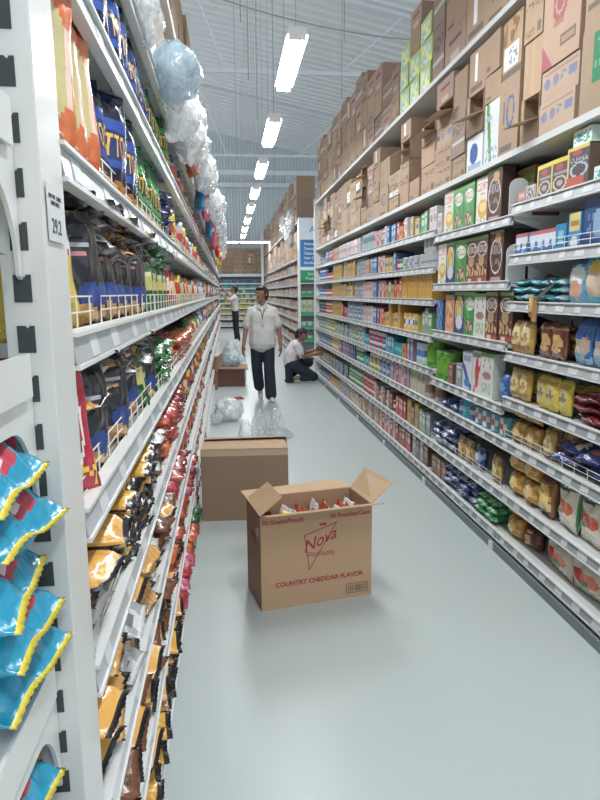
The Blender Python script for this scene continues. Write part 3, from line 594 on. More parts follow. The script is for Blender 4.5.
pr_('yelbrown',.16,.22,.09,paint([c('8c5c34'),('e',.5,.5,.4,.34,c('dcb048')),('n',.1,.2,.9,.8,c('e4cc84'),5,4),('r',0,.9,1,1,c('6c4430'))]),c('7c5030'),desc='brown and yellow snack bag',nu=14,nv=16)
pr_('oats',.25,.34,.11,paint([c('d6cfbe'),('r',0,.93,.3,1,c('2f8048')),('r',.7,.80,1,1,c('2f8048')),('t','OATS',.22,.80,.78,.94,c('2f6c40')),('r',.15,.74,.7,.78,c('3c5474')),('n',0,.6,1,.95,c('ded8ca'),20,2) if 0 else ('r',.0,.0,.0,.0,wht),('e',.26,.50,.20,.12,c('c4363c')),('e',.62,.44,.26,.13,c('d8643c')),('e',.50,.40,.14,.09,c('cc4838')),('e',.34,.34,.12,.06,c('3f8c3c')),('e',.6,.12,.3,.10,c('e0dcd0')),('r',.95,0,1,1,c('3c7c48'))]),c('ccc4b4'),desc='white oats bag with green corners',nu=46,nv=34,material='foil')
pr_('oats_red',.30,.34,.13,paint([c('c9bda8'),('r',.25,.74,1,1,c('b8343c')),('d',1,.8,.3,.85,c('c9bda8')),('r',.3,.60,.95,.80,c('c23440')),('t','OATS',.36,.62,.9,.78,c('ece4dc')),('r',.35,.55,.9,.59,c('3c5064')),('e',.30,.36,.18,.12,c('c4383c')),('e',.62,.32,.24,.13,c('d46440')),('e',.45,.2,.13,.06,c('3f8c44')),('e',.7,.1,.2,.07,c('d8d4c8'))]),c('c4b8a4'),desc='oats bag with red panel',nu=46,nv=34)
pr_('brownbread',.26,.20,.15,paint([c('5c3830'),('r',.25,.7,.6,.85,c('d09858')),('e',.42,.4,.2,.26,c('c8a070')),('n',.55,.1,1,.9,c('704840'),5,2),('r',.9,0,1,1,c('6c3430'))]),c('54342c'),desc='large brown bread bag',nu=16,nv=14)
pr_('greenfoil',.15,.17,.06,paint([c('2f8c4c'),('n',0,0,1,1,c('74b884'),5,2),('e',.5,.5,.2,.15,c('c8d8c0'))]),c('28783f'),desc='green foil bag',nu=12,nv=12)
pr_('bluefoil',.16,.17,.07,paint([c('344c8c'),('n',0,0,1,1,c('8c9cb8'),4,4),('e',.5,.5,.22,.16,c('c8ccd4'))]),c('2c4078'),desc='dark blue and white foil bag',nu=12,nv=12)
pr_('snackmix',.14,.17,.06,paint([c('c8a460'),('n',0,0,1,1,c('8c6c54'),5,2),('e',.5,.5,.25,.2,c('dcc87c'))]),c('a88850'),desc='tan mixed snack bag',nu=12,nv=12)
pr_('bluepack',.15,.19,.07,paint([c('3464a8'),('e',.5,.55,.34,.14,c('7ca0d0')),('n',.1,.1,.9,.4,c('5c84bc'),7,2)]),c('2c5898'),desc='blue pack',nu=12,nv=12)
ALLM={**{k:v for k,v in BX.items()},**{'can_'+k:v for k,v in CN.items()},**{'bag_'+k:v for k,v in PR.items()}}
CAT={'b':'bag'}
KN={'corn':'cereal_box','malt':'cereal_box','koko':'cereal_box','koko_large':'cereal_box','honey':'cereal_box','star':'cereal_box','oatw':'cereal_box','coffee':'coffee_box','coffee_tall':'coffee_box'}
def kindof(key):
    if key in KN: return (KN[key],'box')
    return ('food_can','can') if key.startswith('can_') else (('food_pouch','bag') if key.startswith('bag_') else ('grocery_box','box'))
UP={'A':dict(zip(range(8),[2.01,1.73,1.47,1.18,.91,.65,.33,.06])),'B':dict(zip(range(8),[1.96,1.59,1.23,.85,.65,.33,.06]))}
cnt={}
def rlab(desc,bay,si,pre=''):
    k=(bay,si,desc,pre); cnt[k]=cnt.get(k,0)+1
    return ('%s%s, %s from far end, %s shelf down, %s right bay' if len((pre+desc).split())<7 else '%s%s, %s from far, %s shelf, %s right bay')%(pre,desc,nth(cnt[k]),ORD[si],BN[bay])
FAR={}
def far_add(bay,si,me,M):
    b=FAR.setdefault((bay,si),MB()); n=len(b.v); b.v+=[tuple(M@v.co) for v in me.vertices]
    a=me.color_attributes['Col'].data
    for p in me.polygons: b.f.append(tuple(i+n for i in p.vertices)); b.c.append(tuple(unlin(x) for x in a[p.loop_start].color[:3]))
def unlin(v): return v*12.92 if v<=.0031308 else 1.055*v**(1/2.4)-.055
def rseg(rack,si,ya,yb,keys,mode='stand',rows=1,stack=1,xo=0,zo=0,jit=.06,dx=None,gap=1.02,sz=1):
    zb=UP[rack][si]+.046; y=ya; n=0; big=ya>4.96      # from far (ya) towards the camera (yb)
    while True:
        key=keys[n%len(keys)]; me=ALLM[key]; desc,w,d,h=DESC[me.name]
        if mode=='edge': pitch=d*gap
        else: pitch=w*gap*sz
        if y-pitch<yb-.015: break
        yc=y-pitch/2; bay=0 if yc<3.57 else 1+int((yc-3.57)/BAY); bay=min(bay,6); nm,ct=kindof(key)
        if yc>9.1:
            for r in range(rows+1):
                for s in range(stack): far_add(bay,si,me,Matrix.Translation((XR+.03+r*d*1.1+d/2,yc,zb+s*h))@Matrix.Rotation(-PI/2,4,'Z')@Matrix.Diagonal((1,1,1.12 if ct=='box' else 1,1)))
            y-=pitch; n+=1; continue
        for r in range(rows):
            for s in range(stack):
                lab=rlab(desc,bay,si,('rear ' if r else '')+(('upper ','lower ')[s==0] if stack==2 else ('layer %s '%nth(s+1) if stack>2 else ''))+('raised ' if zo>.01 else '')+('back ' if xo>.04 else '')); x=XR+.025+xo+r*d*(2.7 if (big and ct=='box') else 1.08)
                grp='goods on the right rack, '+ct+'es' if ct=='box' else 'goods on the right rack, '+ct+'s'
                if mode=='stand': put(nm,me,'R',x+d/2*(2.6 if (big and ct=='box') else 1)+R.uniform(0,.012),yc,zb+s*h*1.002+zo,R.uniform(-jit,jit),label=lab,cat=ct,group=grp,tilt=(-.06 if ct=='bag' else 0),scale=(sz,sz*(2.6 if big else 1),sz*(1.14 if big else 1)) if (ct=='box' and (sz!=1 or big)) else ((sz,sz,sz) if sz!=1 else None))
                elif mode=='lie': put(nm,me,'R',x-.005+R.uniform(-.012,.012),yc+R.uniform(-.01,.01),zb+s*d*.8+zo,R.uniform(-.25,.25),lie=True,tilt=R.uniform(-.05,.12),label=lab,cat=ct,group=grp,roll=R.uniform(-.08,.08))
                elif mode=='edge': put(nm,me,'R',x+w/2,yc,zb+s*h+zo,PI/2+.5+R.uniform(-.1,.1),label=lab,cat=ct,group=grp)
        y-=pitch; n+=1
# cereal bay (second right bay), from far to near
r2=4.915
rseg('B',0,4.95,4.80,['c_white']); 
def seq(rack,si,y,items,**k):
    for key,g in items:
        w=DESC[ALLM[key].name][1]; rseg(rack,si,y,y-w*1.02-.001,[key],**k); y-=w*1.02+g
    return y
seq('B',0,4.80,[('corn',.0),('malt',.0),('malt',.02),('corn',.0),('koko_large',.0)],jit=.03)
seq('B',1,4.91,[('corn',.0),('honey',.0),('malt',.0),('koko',.0),('koko',.0),('koko_large',.0)],jit=.03)
seq('B',2,4.72,[('star',.0),('honey',.0),('malt',.0),('oatw',.0),('koko',.0),('koko',.0)],jit=.03)
rseg('B',2,4.92,4.73,['bluecross']); 
rseg('B',3,4.93,4.6,['can_greentub']); rseg('B',3,4.6,4.42,['c_brownb']); rseg('B',3,4.42,4.30,['c_greyb']); seq('B',3,4.3,[('whiteblue',.0),('whitered',.0),('oatw',.0)],jit=.03); rseg('B',3,3.74,3.58,['bag_bluepack'])
for si,z in ((0,.30),(1,.30)):
    y=4.9
    if si==0:
        for k in range(5): rseg('B',si,y-.27*k,y-.27*k-.27,['redflat'],zo=.001,xo=.10,stack=4)
rseg('B',4,4.93,4.78,['can_brownw']); rseg('B',4,4.7,4.4,['bag_bluepack'],'lie',stack=1); rseg('B',4,4.38,4.1,['can_bluew','can_tealc']); rseg('B',4,4.08,3.58,['can_globe'],rows=2)
rseg('B',5,4.9,4.4,['bag_bluefoil'],'lie',stack=3); rseg('B',5,4.4,4.1,['bag_snackmix']); rseg('B',5,4.1,3.8,['bag_bluefoil'],'stand'); rseg('B',5,3.8,3.58,['bag_snackmix','can_globe'])
rseg('B',6,4.93,4.6,['c_brownb'],rows=2); rseg('B',6,4.6,3.95,['bag_bluefoil'],'lie',stack=3); rseg('B',6,3.95,3.58,['bag_greenfoil'],'lie',stack=3)
for si in (0,1):
    for q in range(2):
        b=MB(); x0=XR+.015+.14*q; zz=UP['B'][si]+.044; pts=[(x0,3.635,zz),(x0+.12,3.635,zz)]+[(x0+.06+.06*math.cos(PI*i/8),3.635,zz+.17+.05*math.sin(PI*i/8)) for i in range(9)]
        b.slab(pts,.006); tag(b.obj('shelf_divider','shelf_grey'),'%s rounded grey divider plate at the near end of the %s cereal shelf'%(('front','rear')[q],('top','second')[si]),'divider')
# nearest right bay
rseg('A',0,3.56,3.46,['smallpink']); rseg('A',0,3.46,3.34,['smallwhite']); rseg('A',0,3.33,3.0,['coffee']); rseg('A',0,3.02,2.84,['coffee_tall']); rseg('A',0,2.8,2.3,['toothgreen','coffee'])
rseg('A',0,3.0,2.8,['toothgreen'],zo=.192,xo=.0); rseg('A',0,3.4,2.5,['c_pinkw','coffee'],xo=.14)
rseg('A',1,3.55,3.1,['bluew'],rows=2); rseg('A',1,3.1,3.0,['tealbox']); rseg('A',1,3.0,2.88,['yellowtag']); rseg('A',1,2.86,2.3,['bluebig'])
rseg('A',2,3.54,3.0,['bag_silverteal'],'lie',stack=3); rseg('A',2,3.0,2.85,['bag_bluewhite']); rseg('A',2,2.85,2.3,['bag_tealgold'])
rseg('A',3,3.56,3.24,['bag_goldp'],sz=1.2,gap=.82); rseg('A',3,3.24,2.94,['bag_browng'],sz=1.2,gap=.82); rseg('A',3,3.5,3.0,['bag_browng','bag_goldp'],'lie',stack=3,xo=.08,zo=.02); rseg('A',3,2.93,2.3,['bag_bluebread'],sz=.75)
rseg('A',4,3.56,3.24,['bag_goldp'],sz=1.15,gap=.82); rseg('A',4,3.24,2.82,['bag_yellowp'],sz=1.15,gap=.82); rseg('A',4,3.5,2.8,['bag_goldp','bag_yellowp'],'lie',stack=3,xo=.07,zo=.03); rseg('A',4,2.84,2.3,['bag_darkred'],'lie',stack=3)
rseg('A',5,3.56,3.2,['bag_loaf'],stack=2,sz=.9); rseg('A',5,3.15,3.0,['bag_goldp']); rseg('A',5,3.0,2.3,['bag_navyp'],'lie',stack=2,jit=.2)
rseg('A',5,3.2,2.9,['bag_snackmix'],'stand',xo=.05)
rseg('A',6,3.56,3.18,['bag_loaf'],stack=2); rseg('A',6,3.18,2.98,['bag_yelbrown'],stack=1); rseg('A',6,2.99,2.25,['bag_oats'],sz=.82,jit=.1)
rseg('A',7,3.56,3.36,['bag_loaf'],stack=2,sz=.95); rseg('A',7,3.37,3.08,['bag_brownbread'],sz=.62,stack=2,rows=1); rseg('A',7,3.08,2.3,['bag_oats_red'],sz=.84,jit=.12)
o=put('food_pouch',PR['goldp'],'R',XR-.012,3.24,1.44,label='narrow brown and gold pouch hanging on the rail of the third shelf',cat='bag',group='hanging pouches',scale=(.4,.4,.75))
b=MB(); b.box(XR-.014,XR-.008,3.18,3.23,1.42,1.53,c('a87c4c')); b.slab([(XR-.012,3.18,1.53),(XR-.012,3.23,1.53),(XR+.06,3.15,1.62),(XR+.06,3.12,1.62)],.003,c('4c4440')); tag(b.obj('shelf_strip','card'),'brown card strip hanging from the third shelf edge of the nearest bay','sign')
# bays three to seven: smaller goods, far to near
def Y(px): return 1024/(px-228)+.0
T=[ # per shelf: list of (px_far, px_near, keys, kwargs)
[(318,324,['can_bluew','can_grey'],{}),(324,327,['c_blueb'],{}),(327,331,['c_redb'],{}),(331,337,['c_tan'],{}),(337,358,['c_white','c_white','c_pinkw'],{}),(359,371,['can_milk'],{}),(372,380,['c_pinkw','c_redb'],{'stack':1}),(380,387,['c_blueb','c_white'],{}),(388,394,['c_blueb'],{}),(394,402,['c_redb','c_orangeb'],{}),(402,407,['c_white'],{}),(407,413,['c_tan'],{}),(413,418,['c_yellowb'],{}),(418,426,['c_tealb','c_greenb'],{}),(426,433,['c_white'],{})],
[(318,324,['can_bluew'],{'stack':2}),(324,331,['can_redw'],{}),(331,341,['c_mustard'],{}),(341,345,['c_creamb'],{'sz':.9}),(345,354,['c_mustard','c_tan'],{}),(354,363,['can_grey'],{'stack':2}),(363,369,['c_tan'],{}),(369,376,['c_blueb'],{}),(376,382,['c_pinkw','c_redb'],{}),(382,391,['c_yellowb'],{}),(391,394,['c_blueb'],{}),(394,400,['can_redw','can_greenw'],{}),(400,421,['can_silver','can_grey'],{'stack':1}),(421,433,['can_silver'],{'stack':2})],
[(317,324,['can_bluew'],{}),(324,330,['can_redw'],{}),(330,339,['c_mustard'],{}),(339,345,['c_tan'],{}),(345,352,['c_yellowb','c_mustard'],{}),(352,361,['can_grey'],{'stack':2}),(361,371,['c_pinkw'],{}),(371,376,['c_blueb'],{}),(376,384,['c_pinkw','c_redb'],{}),(384,392,['c_orangeb','c_tealb'],{}),(392,400,['c_redb','c_orangeb'],{}),(400,433,['c_gold'],{'rows':2})],
[(317,324,['can_blackc'],{'stack':2}),(324,330,['can_redw'],{'stack':2}),(330,340,['c_mustard'],{}),(340,345,['c_redb'],{'sz':.8}),(345,361,['can_grey','can_bluew'],{'stack':2}),(361,371,['c_pinkw','c_white'],{}),(371,376,['c_blueb'],{}),(376,382,['c_redb','c_pinkw'],{}),(382,401,['c_orangeb','c_yellowb','c_gold'],{'rows':1}),(401,414,['can_formula'],{}),(414,421,['c_yellowb'],{}),(421,433,['c_greenb','c_purple'],{})],
[(317,324,['can_grey','can_greenw'],{'stack':2}),(324,333,['can_yelw','can_greenw'],{'stack':2}),(333,346,['c_greenb','c_blueb','c_yellowb'],{}),(346,361,['can_silver','can_greenw'],{'stack':2}),(361,367,['can_tealc'],{}),(367,384,['can_redw','can_redw','can_bluew'],{'stack':2}),(384,393,['c_blueb','c_tealb'],{}),(393,402,['can_tealc'],{}),(402,407,['c_orangeb','c_brownb'],{}),(407,415,['c_purple'],{}),(415,425,['can_whitetub'],{}),(425,433,['can_greentub','can_whitetub'],{})],
[(317,330,['can_bluew','can_grey'],{'stack':2}),(330,337,['can_yelw'],{'stack':2}),(337,347,['c_blueb','c_redb','c_navyx'],{}),(347,354,['c_navyx'],{}),(354,361,['can_greenw'],{'stack':2}),(361,368,['can_tealc','can_grey'],{}),(368,378,['can_yelw','can_greenw'],{'stack':2}),(378,391,['can_bluew','can_grey'],{'stack':2}),(391,411,['c_purple','c_pinkw','c_redb'],{}),(411,426,['c_creamb'],{}),(426,433,['can_brownw'],{})],
[(317,330,['can_bluew','can_grey','c_tan'],{'stack':1}),(330,347,['c_navyx','c_tan','c_blueb'],{}),(347,361,['can_greenw'],{'stack':2}),(361,372,['can_redw'],{'stack':2}),(372,396,['can_redw','c_pinkw','c_brownb'],{}),(396,409,['c_redb'],{}),(409,421,['c_mustard','c_brownb'],{'sz':1}),(421,433,['c_greyb','c_greenb'],{})],
[(317,328,['can_bluew','can_grey'],{'stack':1}),(328,338,['c_orangeb','c_yellowb'],{}),(338,350,['c_blueb','c_tan'],{}),(350,360,['c_pinkw','c_yellowb'],{}),(360,380,['c_brownb','c_pinkw','c_tan'],{'rows':2}),(380,400,['c_pinkw','c_redb'],{'rows':2}),(400,415,['c_brownb','c_redb'],{'rows':2}),(415,433,['c_greyb','c_brownb'],{'rows':2})]]
for si,row in enumerate(T):
    for a,bb,keys,kw in row: rseg('A',si,min(11.72,Y(a)),max(4.95,Y(bb)),keys,**kw)

for (bay,si),b in FAR.items(): tag(b.obj('product_row','print'),'close rows of small boxes and cans, %s shelf down, %s right bay'%(ORD[si],BN[bay]),'goods','goods rows at the far end of the right rack','stuff')
# ---------------------------------------------------------------- cartons
kraft=c('b09377'); kraft2=c('a68a70'); ink=c('75675b')
CT={}
def ct(key,layers,desc,base=kraft,nx=24,nz=24,seal=True):
    f0=paint(layers)
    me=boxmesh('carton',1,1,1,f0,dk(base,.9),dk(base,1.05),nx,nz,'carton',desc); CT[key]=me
ct('plain',[kraft,('r',.47,0,.53,1,c('bc9a74')),('r',0,.49,1,.5,dk(kraft,.75))],'plain taped carton',kraft,20,20)
ct('plain2',[kraft2,('r',0,.5,1,.515,dk(kraft2,.7)),('r',.1,.1,.4,.2,ink)],'plain brown carton',kraft2,18,18)
ct('text',[kraft,('n',.1,.62,.9,.8,ink,14,2),('n',.1,.1,.6,.25,ink,18,5),('r',.7,.1,.9,.28,c('7a6a5a'))],'carton with dark printing',kraft)
ct('blueicon',[c('b79c86'),('e',.16,.55,.09,.16,c('7880a2')),('e',.40,.55,.08,.16,c('80829e')),('n',.52,.42,.68,.7,c('7880a2'),12,3),('r',.74,.42,.95,.7,c('7880a2')),('r',.05,.2,.95,.22,c('a07c64')),('r',.05,.85,.95,.87,c('a07c64'))],'carton with row of blue emblems',c('b79c86'),34,18)
ct('redcircle',[c('b3957e'),('o',.45,.68,.2,.2,c('a85c62'),.45),('e',.45,.68,.08,.08,c('a85c62')),('d',1,1,1.72,2,c('b05660')),('r',.5,.16,.9,.3,ink),('r',.53,.19,.87,.27,c('a88468')),('d',1,1,0,.3,c('a85c62')),('r',.3,.42,.55,.5,c('a87468'))],'carton with red round emblem',c('b3957e'),30,30)
ct('greenlabel',[c('b1957a'),('r',.25,.35,.95,.9,c('3c9068')),('n',.3,.4,.9,.85,c('74b494'),8,3),('r',.55,.38,.7,.6,c('e4ece8'))],'carton with green label',c('b1957a'),24,24)
ct('st',[c('a88e75'),('t','S.T',.1,.45,.9,.82,c('4a443c')),('r',.05,.2,.6,.26,ink)],'carton with large black letters',c('a88e75'),34,30)
ct('swirl',[c('ab9076'),('o',.58,.55,.2,.22,c('4c6c9c'),.5),('r',.2,.4,.3,.7,c('7c6c64')),('r',.1,.05,.7,.12,ink)],'carton with blue swirl emblem',c('ab9076'))
ct('whitelabel',[c('b09070'),('r',.1,.18,.85,.55,c('e4ecf0')),('n',.35,.22,.8,.5,c('7a86a0'),12,3),('n',0,.6,1,1,c('8c6840'),5,5),('r',0,.0,1,.12,c('6c6058'))],'carton with white shipping label',c('b09070'))
ct('whitebox',[c('d4dadc'),('d',1,.3,.4,.6,c('5c9c50')),('n',.1,.05,.9,.25,c('9ca8b4'),10,3),('r',.1,.7,.5,.8,c('a8b4c0'))],'white carton with green mark',c('ccd2d4'))
ct('whiteblue',[c('d8dee4'),('e',.45,.5,.26,.3,c('3c64a8')),('r',.1,.05,.9,.2,c('9cacc0'))],'white carton with blue panel',c('ccd4d8'))
ct('greenyellow',[c('a8c8a0'),('d',1,1,.8,1.1,c('d4dc74')),('n',.1,.1,.8,.9,c('d0dcd4'),4,3),('r',.9,0,1,1,c('c8cc50'))],'pale green and yellow carton',c('a4bc7c'))
ct('greytape',[c('998477'),('r',0,.3,1,.36,c('c4c0bc')),('n',.1,.5,.9,.8,c('74645c'),10,3)],'dark carton with pale tape',c('998477'))
ct('pinkish',[c('a98c7e'),('r',.2,.6,.8,.72,c('8c4c4c')),('r',.3,.1,.7,.3,c('c8b0a0'))],'reddish carton',c('a98c7e'))
ct('glint',[c('a88c72'),('r',.35,.3,.5,.9,c('e0e4e8')),('r',.1,.1,.8,.2,ink)],'carton with pale tape strip',c('a88c72'))  # white patch is a painted highlight on the glossy tape
def openc():
    b=MB(); k=kraft; t=.02
    b.box(-.5,-.5+t,-.5,.5,0,1,k); b.box(.5-t,.5,-.5,.5,0,1,dk(k,.92)); b.box(-.5,.5,.5-t,.5,0,1,dk(k,.9)); b.box(-.5,.5,-.5,.5,0,t,k); b.box(-.5,.5,-.5,.5,1-t,1,k)
    b.box(-.5,.5,-.5,-.5+t,0,.45,k); b.box(-.5,-.35,-.5,-.5+t,.45,1,k)
    for q in range(4): b.box(-.42+.21*q,-.25+.21*q,-.4,.3,t,.5+.08*(q%2),c('8c6a50'))
    m=b.mesh('body','carton'); f=MB(); f.slab([(-.35,-.5,.46),(.5,-.5,.46),(.56,-.78,.30),(-.38,-.78,.34)],.015,dk(k,1.08)); f2=f.mesh('flap','carton'); return m,f2
OPN=openc()
cc={}
def carton(key,side,x,y,z,w,d,h,where,jit=0):
    nm=where.split(',')[0]
    if key=='open':
        o=tag(empty('open_carton',(x,y,z)),None,'carton',None); o.matrix_world=Matrix.Translation((x,y,z))@Matrix.Rotation(SPINE[side]+jit,4,'Z')@Matrix.Diagonal((w,d,h,1))
        link('body',OPN[0],o); link('flap',OPN[1],o); desc='torn open carton with hanging flap'
    else:
        o=put('carton',CT[key],side,x,y,z,jit,scale=(w,d,h)); desc=DESC[CT[key].name][0]
    k=(desc,where); cc[k]=cc.get(k,0)+1
    o['category']='carton'; o['group']='cartons stored above the shelves'
    o['label']='%s, %s from near end, %s'%(desc,nth(cc[k]),where); return o
XC=XR+.004
def col(z0,y0,y1,items,where,depth=.42,side='R'):
    z=z0
    for key,h in items:
        w=y1-y0-.008
        x=(XC+depth/2+R.uniform(0,.015)) if side=='R' else (XL-.03-depth/2-R.uniform(0,.03))
        carton(key,side,x,(y0+y1)/2,z,w,depth,h-.003,where,R.uniform(-.03,.03)*(w<.5)); z+=h
Z1,Z2=2.366,3.186
W1='lower overhead shelf, right rack'; W2='upper overhead shelf, right rack'
col(Z1,2.255,2.545,[('text',.36),('plain',.38)],W1); col(Z1,2.555,2.925,[('greenlabel',.36),('st',.40)],W1)
col(Z1,2.945,3.305,[('blueicon',.155),('blueicon',.155),('redcircle',.40)],W1)
col(Z1,3.325,3.525,[('open',.24),('plain',.28),('text',.24)],W1)
col(Z1,3.555,3.815,[('swirl',.42),('whitelabel',.32)],W1); col(Z1,3.825,4.055,[('whitebox',.36),('plain2',.16),('plain2',.22)],W1)
col(Z1,4.065,4.335,[('whiteblue',.22),('open',.26),('glint',.27)],W1); col(Z1,4.345,4.615,[('text',.15),('greytape',.28),('plain2',.28)],W1)
col(Z1,4.625,4.985,[('text',.15),('text',.14),('blueicon',.14),('open',.16),('pinkish',.17)],W1); col(Z1,4.995,5.355,[('text',.22),('plain',.16),('open',.16)],W1); col(Z1,5.365,5.675,[('plain2',.17)],W1)
col(Z1,5.695,6.005,[('plain',.19),('text',.19),('open',.18),('glint',.16)],W1)
y=6.03; ks=['plain','plain2','text','glint','pinkish','greytape','swirl','open','whitelabel','plain','text']
while y<11.4:
    w=R.uniform(.24,.42); n=R.choice((2,3,3,4)); tot=R.uniform(.5,.73) if R.random()>.12 else .35
    if y+w>11.72: break
    col(Z1,y,y+w,[(R.choice(ks),tot/n) for _ in range(n)],W1); y+=w+.005
# upper overhead shelf: stack heights follow the photograph
y=2.2
while y<11.4:
    w=R.uniform(.28,.46)
    if 4.98<y<5.9:
        w=.30; items=[('greenyellow',.19),('greenyellow',.19),('greenyellow',.17)]
        if 5.2<y<5.6: items[2:]=[('plain2',.20)]
        items=items+([('pinkish',.16)] if 5.2<y<5.6 else [])
    else:
        top = 4.15 if y<4.6 else (3.9 if y<5 else (3.68 if y<6.6 else (3.95 if y<7.3 else 4.12)))
        n=R.choice((3,3,4)) if top>3.9 else R.choice((2,3)); tot=top-Z2+R.uniform(-.08,.05); items=[(R.choice(ks[:-4]+['greytape','pinkish','plain2']),tot/n) for _ in range(n)]
    if y+w>11.74: break
    col(Z2,y,y+w,items,W2); y+=w+.005
# left rack: upper storage
W3='upper storage of the left rack'
for k in range(15):
    y0=1.06+BAY*k
    b=MB(); b.box(XL-.45,XL,y0+.003,y0+BAY-.003,2.93,2.96); b.box(XL-.012,XL+.004,y0+.003,y0+BAY-.003,2.925,2.966); tag(b.obj('storage_board','shelf_grey'),'long white storage board above the snacks, %s from camera'%nth(k+1),'shelf','storage boards above the left rack')
y=1.9
while y<20.5:
    w=R.uniform(.45,.62); n=2; tot=.84+R.uniform(-.05,.06)
    col(2.968,y,y+w,[(R.choice(['plain','plain2','text','glint']),tot/n) for _ in range(n)],W3,side='L',depth=.42); y+=w+.005
y=1.1
while y<6.5:
    w=R.uniform(.4,.6); col(LZ[0]+.046,y,y+w,[('plain2' if y>3 else 'whitebox',.45)],'storage shelf below, left rack',side='L',depth=.38); y+=w+.01

# ---------------------------------------------------------------- clear plastic bags and bundles
def lump(name,loc,r,mat_,label,group,seed,seg=28,amp=.22,cat='plastic bag',sq=(1,1,1),flatz=None):
    b=MB(); rings=16; vs=[]
    for j in range(rings+1):
        t=PI*j/rings
        for i in range(seg):
            p=2*PI*i/seg; d=Vector((math.sin(t)*math.cos(p),math.sin(t)*math.sin(p),-math.cos(t)))
            k=1+amp*noise.noise(d*2.2+Vector((seed,0,0)))+amp*.55*abs(noise.noise(d*6+Vector((0,seed,0))))+amp*.25*noise.noise(d*13)
            v=Vector((d.x*r[0]*k,d.y*r[1]*k,d.z*r[2]*k))
            if flatz is not None: v.z=max(v.z,flatz)
            vs.append(v)
    F=[(j*seg+i,j*seg+(i+1)%seg,(j+1)*seg+(i+1)%seg,(j+1)*seg+i) for j in range(rings) for i in range(seg)]
    b.add(vs,F,(.9,.9,.9)); o=b.obj(name,mat_,smooth=True,loc=loc); return tag(o,label,cat,group)
lump('plastic_bundle',(-.185,2.72,2.44),(.10,.14,.11),'blue_plastic','round pale blue bundle wrapped in clear plastic above the snacks','plastic bundles above the left shelves',3,amp=.16)
lump('plastic_bag',(-.235,2.20,2.46),(.05,.14,.10),'cloudy_plastic','crumpled clear bag just before the round blue bundle','plastic bundles above the left shelves',5)
yy=2.85; i=0
while yy<14:
    r=R.uniform(.07,.10); i+=1
    xb=-.21+min(.13,(yy-2.8)*.028)
    lump('plastic_bag',(xb,yy,2.46+R.uniform(-.06,.10)),(r*.9,R.uniform(.13,.22),R.uniform(.10,.15)),'cloudy_plastic' if i%3 else 'clear_plastic','%s crumpled white plastic bag behind the blue bundle above the snacks'%nth(i),'white plastic bags above the left shelves',i*1.9,seg=20,amp=.3); yy+=R.uniform(.22,.34)
for i in range(14):   # loose packs hanging in front of the upper left shelves
    y=4.3+.55*i; key=R.choice(['red','orange','yellow','white','pink','lblue','teal']); z=R.uniform(1.95,2.35)
    put('hanging_pouch',PK[key],'L',-.20+.010*min(i,8),y,z,R.uniform(-.5,.5),tilt=R.uniform(-.2,.2),label='%s hanging on a strip, %s strip from camera on the left rack'%(DESC[PK[key].name][0],nth(i+1)),cat='snack',group='pouches hanging on strips')
    b=MB(); b.slab([(-.20+.010*min(i,8),y-.012,z+.18),(-.20+.010*min(i,8),y+.012,z+.18),(-.255,y+.012,2.43),(-.255,y-.012,2.43)],.002,c('d8d8d8')); tag(b.obj('hanging_strip','card'),'%s plastic merchandising strip from camera on the upper left shelves'%nth(i+1),'strip','merchandising strips')

# ---------------------------------------------------------------- the open NOVA carton on the floor
ang=math.atan2(.118,.585); cw,cd,ch=.597,.30,.50
t=tag(empty('open_carton',(.13,2.943,0),ang),'open brown carton with red printing standing in the aisle, flaps up','carton')
k1=c('b79472'); kin=c('a98868'); TH=.005
def panel(name,pts,col,parent=t): 
    b=MB(); b.slab(pts,TH,col); return b.obj(name,'card',parent)
b=MB(); b.box(0,cw,0,TH,0,ch,k1); b.obj('front_panel','card',t)
b=MB(); b.box(0,cw,cd-TH,cd,0,ch,kin); b.obj('back_panel','card',t)
b=MB(); b.box(0,TH,TH,cd-TH,0,ch,c('a08068')); b.obj('side_panel','card',t)
b=MB(); b.box(cw-TH,cw,TH,cd-TH,0,ch,kin); b.obj('side_panel','card',t)
b=MB(); b.box(TH,cw-TH,TH,cd-TH,0,TH,kin); b.obj('bottom_panel','card',t)
panel('flap',[(0,0,ch),(cw,0,ch),(cw+.004,-.135,ch+.045),(-.004,-.135,ch+.045)],c('bd9c78'))           # front flap, seen almost edge on
panel('flap',[(0,cd,ch),(cw,cd,ch),(cw,cd+.12,ch+.015),(0,cd+.145,ch-.005)],c('c2a27c'))           # back flap
panel('flap',[(0,.005,ch),(0,cd-.005,ch),(.115,cd-.02,ch+.085),(.125,.04,ch+.075)],c('b8976f'))                   # left flap leaning in
panel('flap',[(cw,.005,ch),(cw,cd-.005,ch),(cw+.09,cd+.0,ch+.105),(cw+.13,.03,ch+.095)],c('c0a07a'))           # right flap
yF=-.0006
FM=RX90
txt('lettering','70 Grams/Pouch',.032,(.115,yF,ch-.047),FM,'red_ink',t,bold=.0006)
txt('lettering','50 Pouches/Case',.032,(.475,yF,ch-.05),FM,'red_ink',t,bold=.0006)
txt('lettering','oishi',.020,(.325,yF,.418),FM,'red_ink',t,bold=.0012)
txt('logo_lettering','Nova',.086,(0,0,0),Matrix.Translation((.312,yF,.312))@Matrix.Rotation(-.36,4,'Y')@FM,'red_ink',t,shear=.55,bold=.0004)
def stroke(b,P,w,y=yF):
    for p,q in zip(P,P[1:]):
        p=Vector(p);q=Vector(q); d=(q-p).normalized(); n=Vector((-d.y,d.x))*w/2; e=d*w*.3
        a=[p-n-e,q-n+e,q+n+e,p+n-e]; b.add([(v.x,y,v.y) for v in a],[(0,1,2,3)],c('a8323c')); 
b=MB(); TR=[(.228,.375),(.40,.425),(.252,.190),(.228,.375)]; stroke(b,TR,.0045); b.obj('logo_triangle','card',t)
b=MB(); 
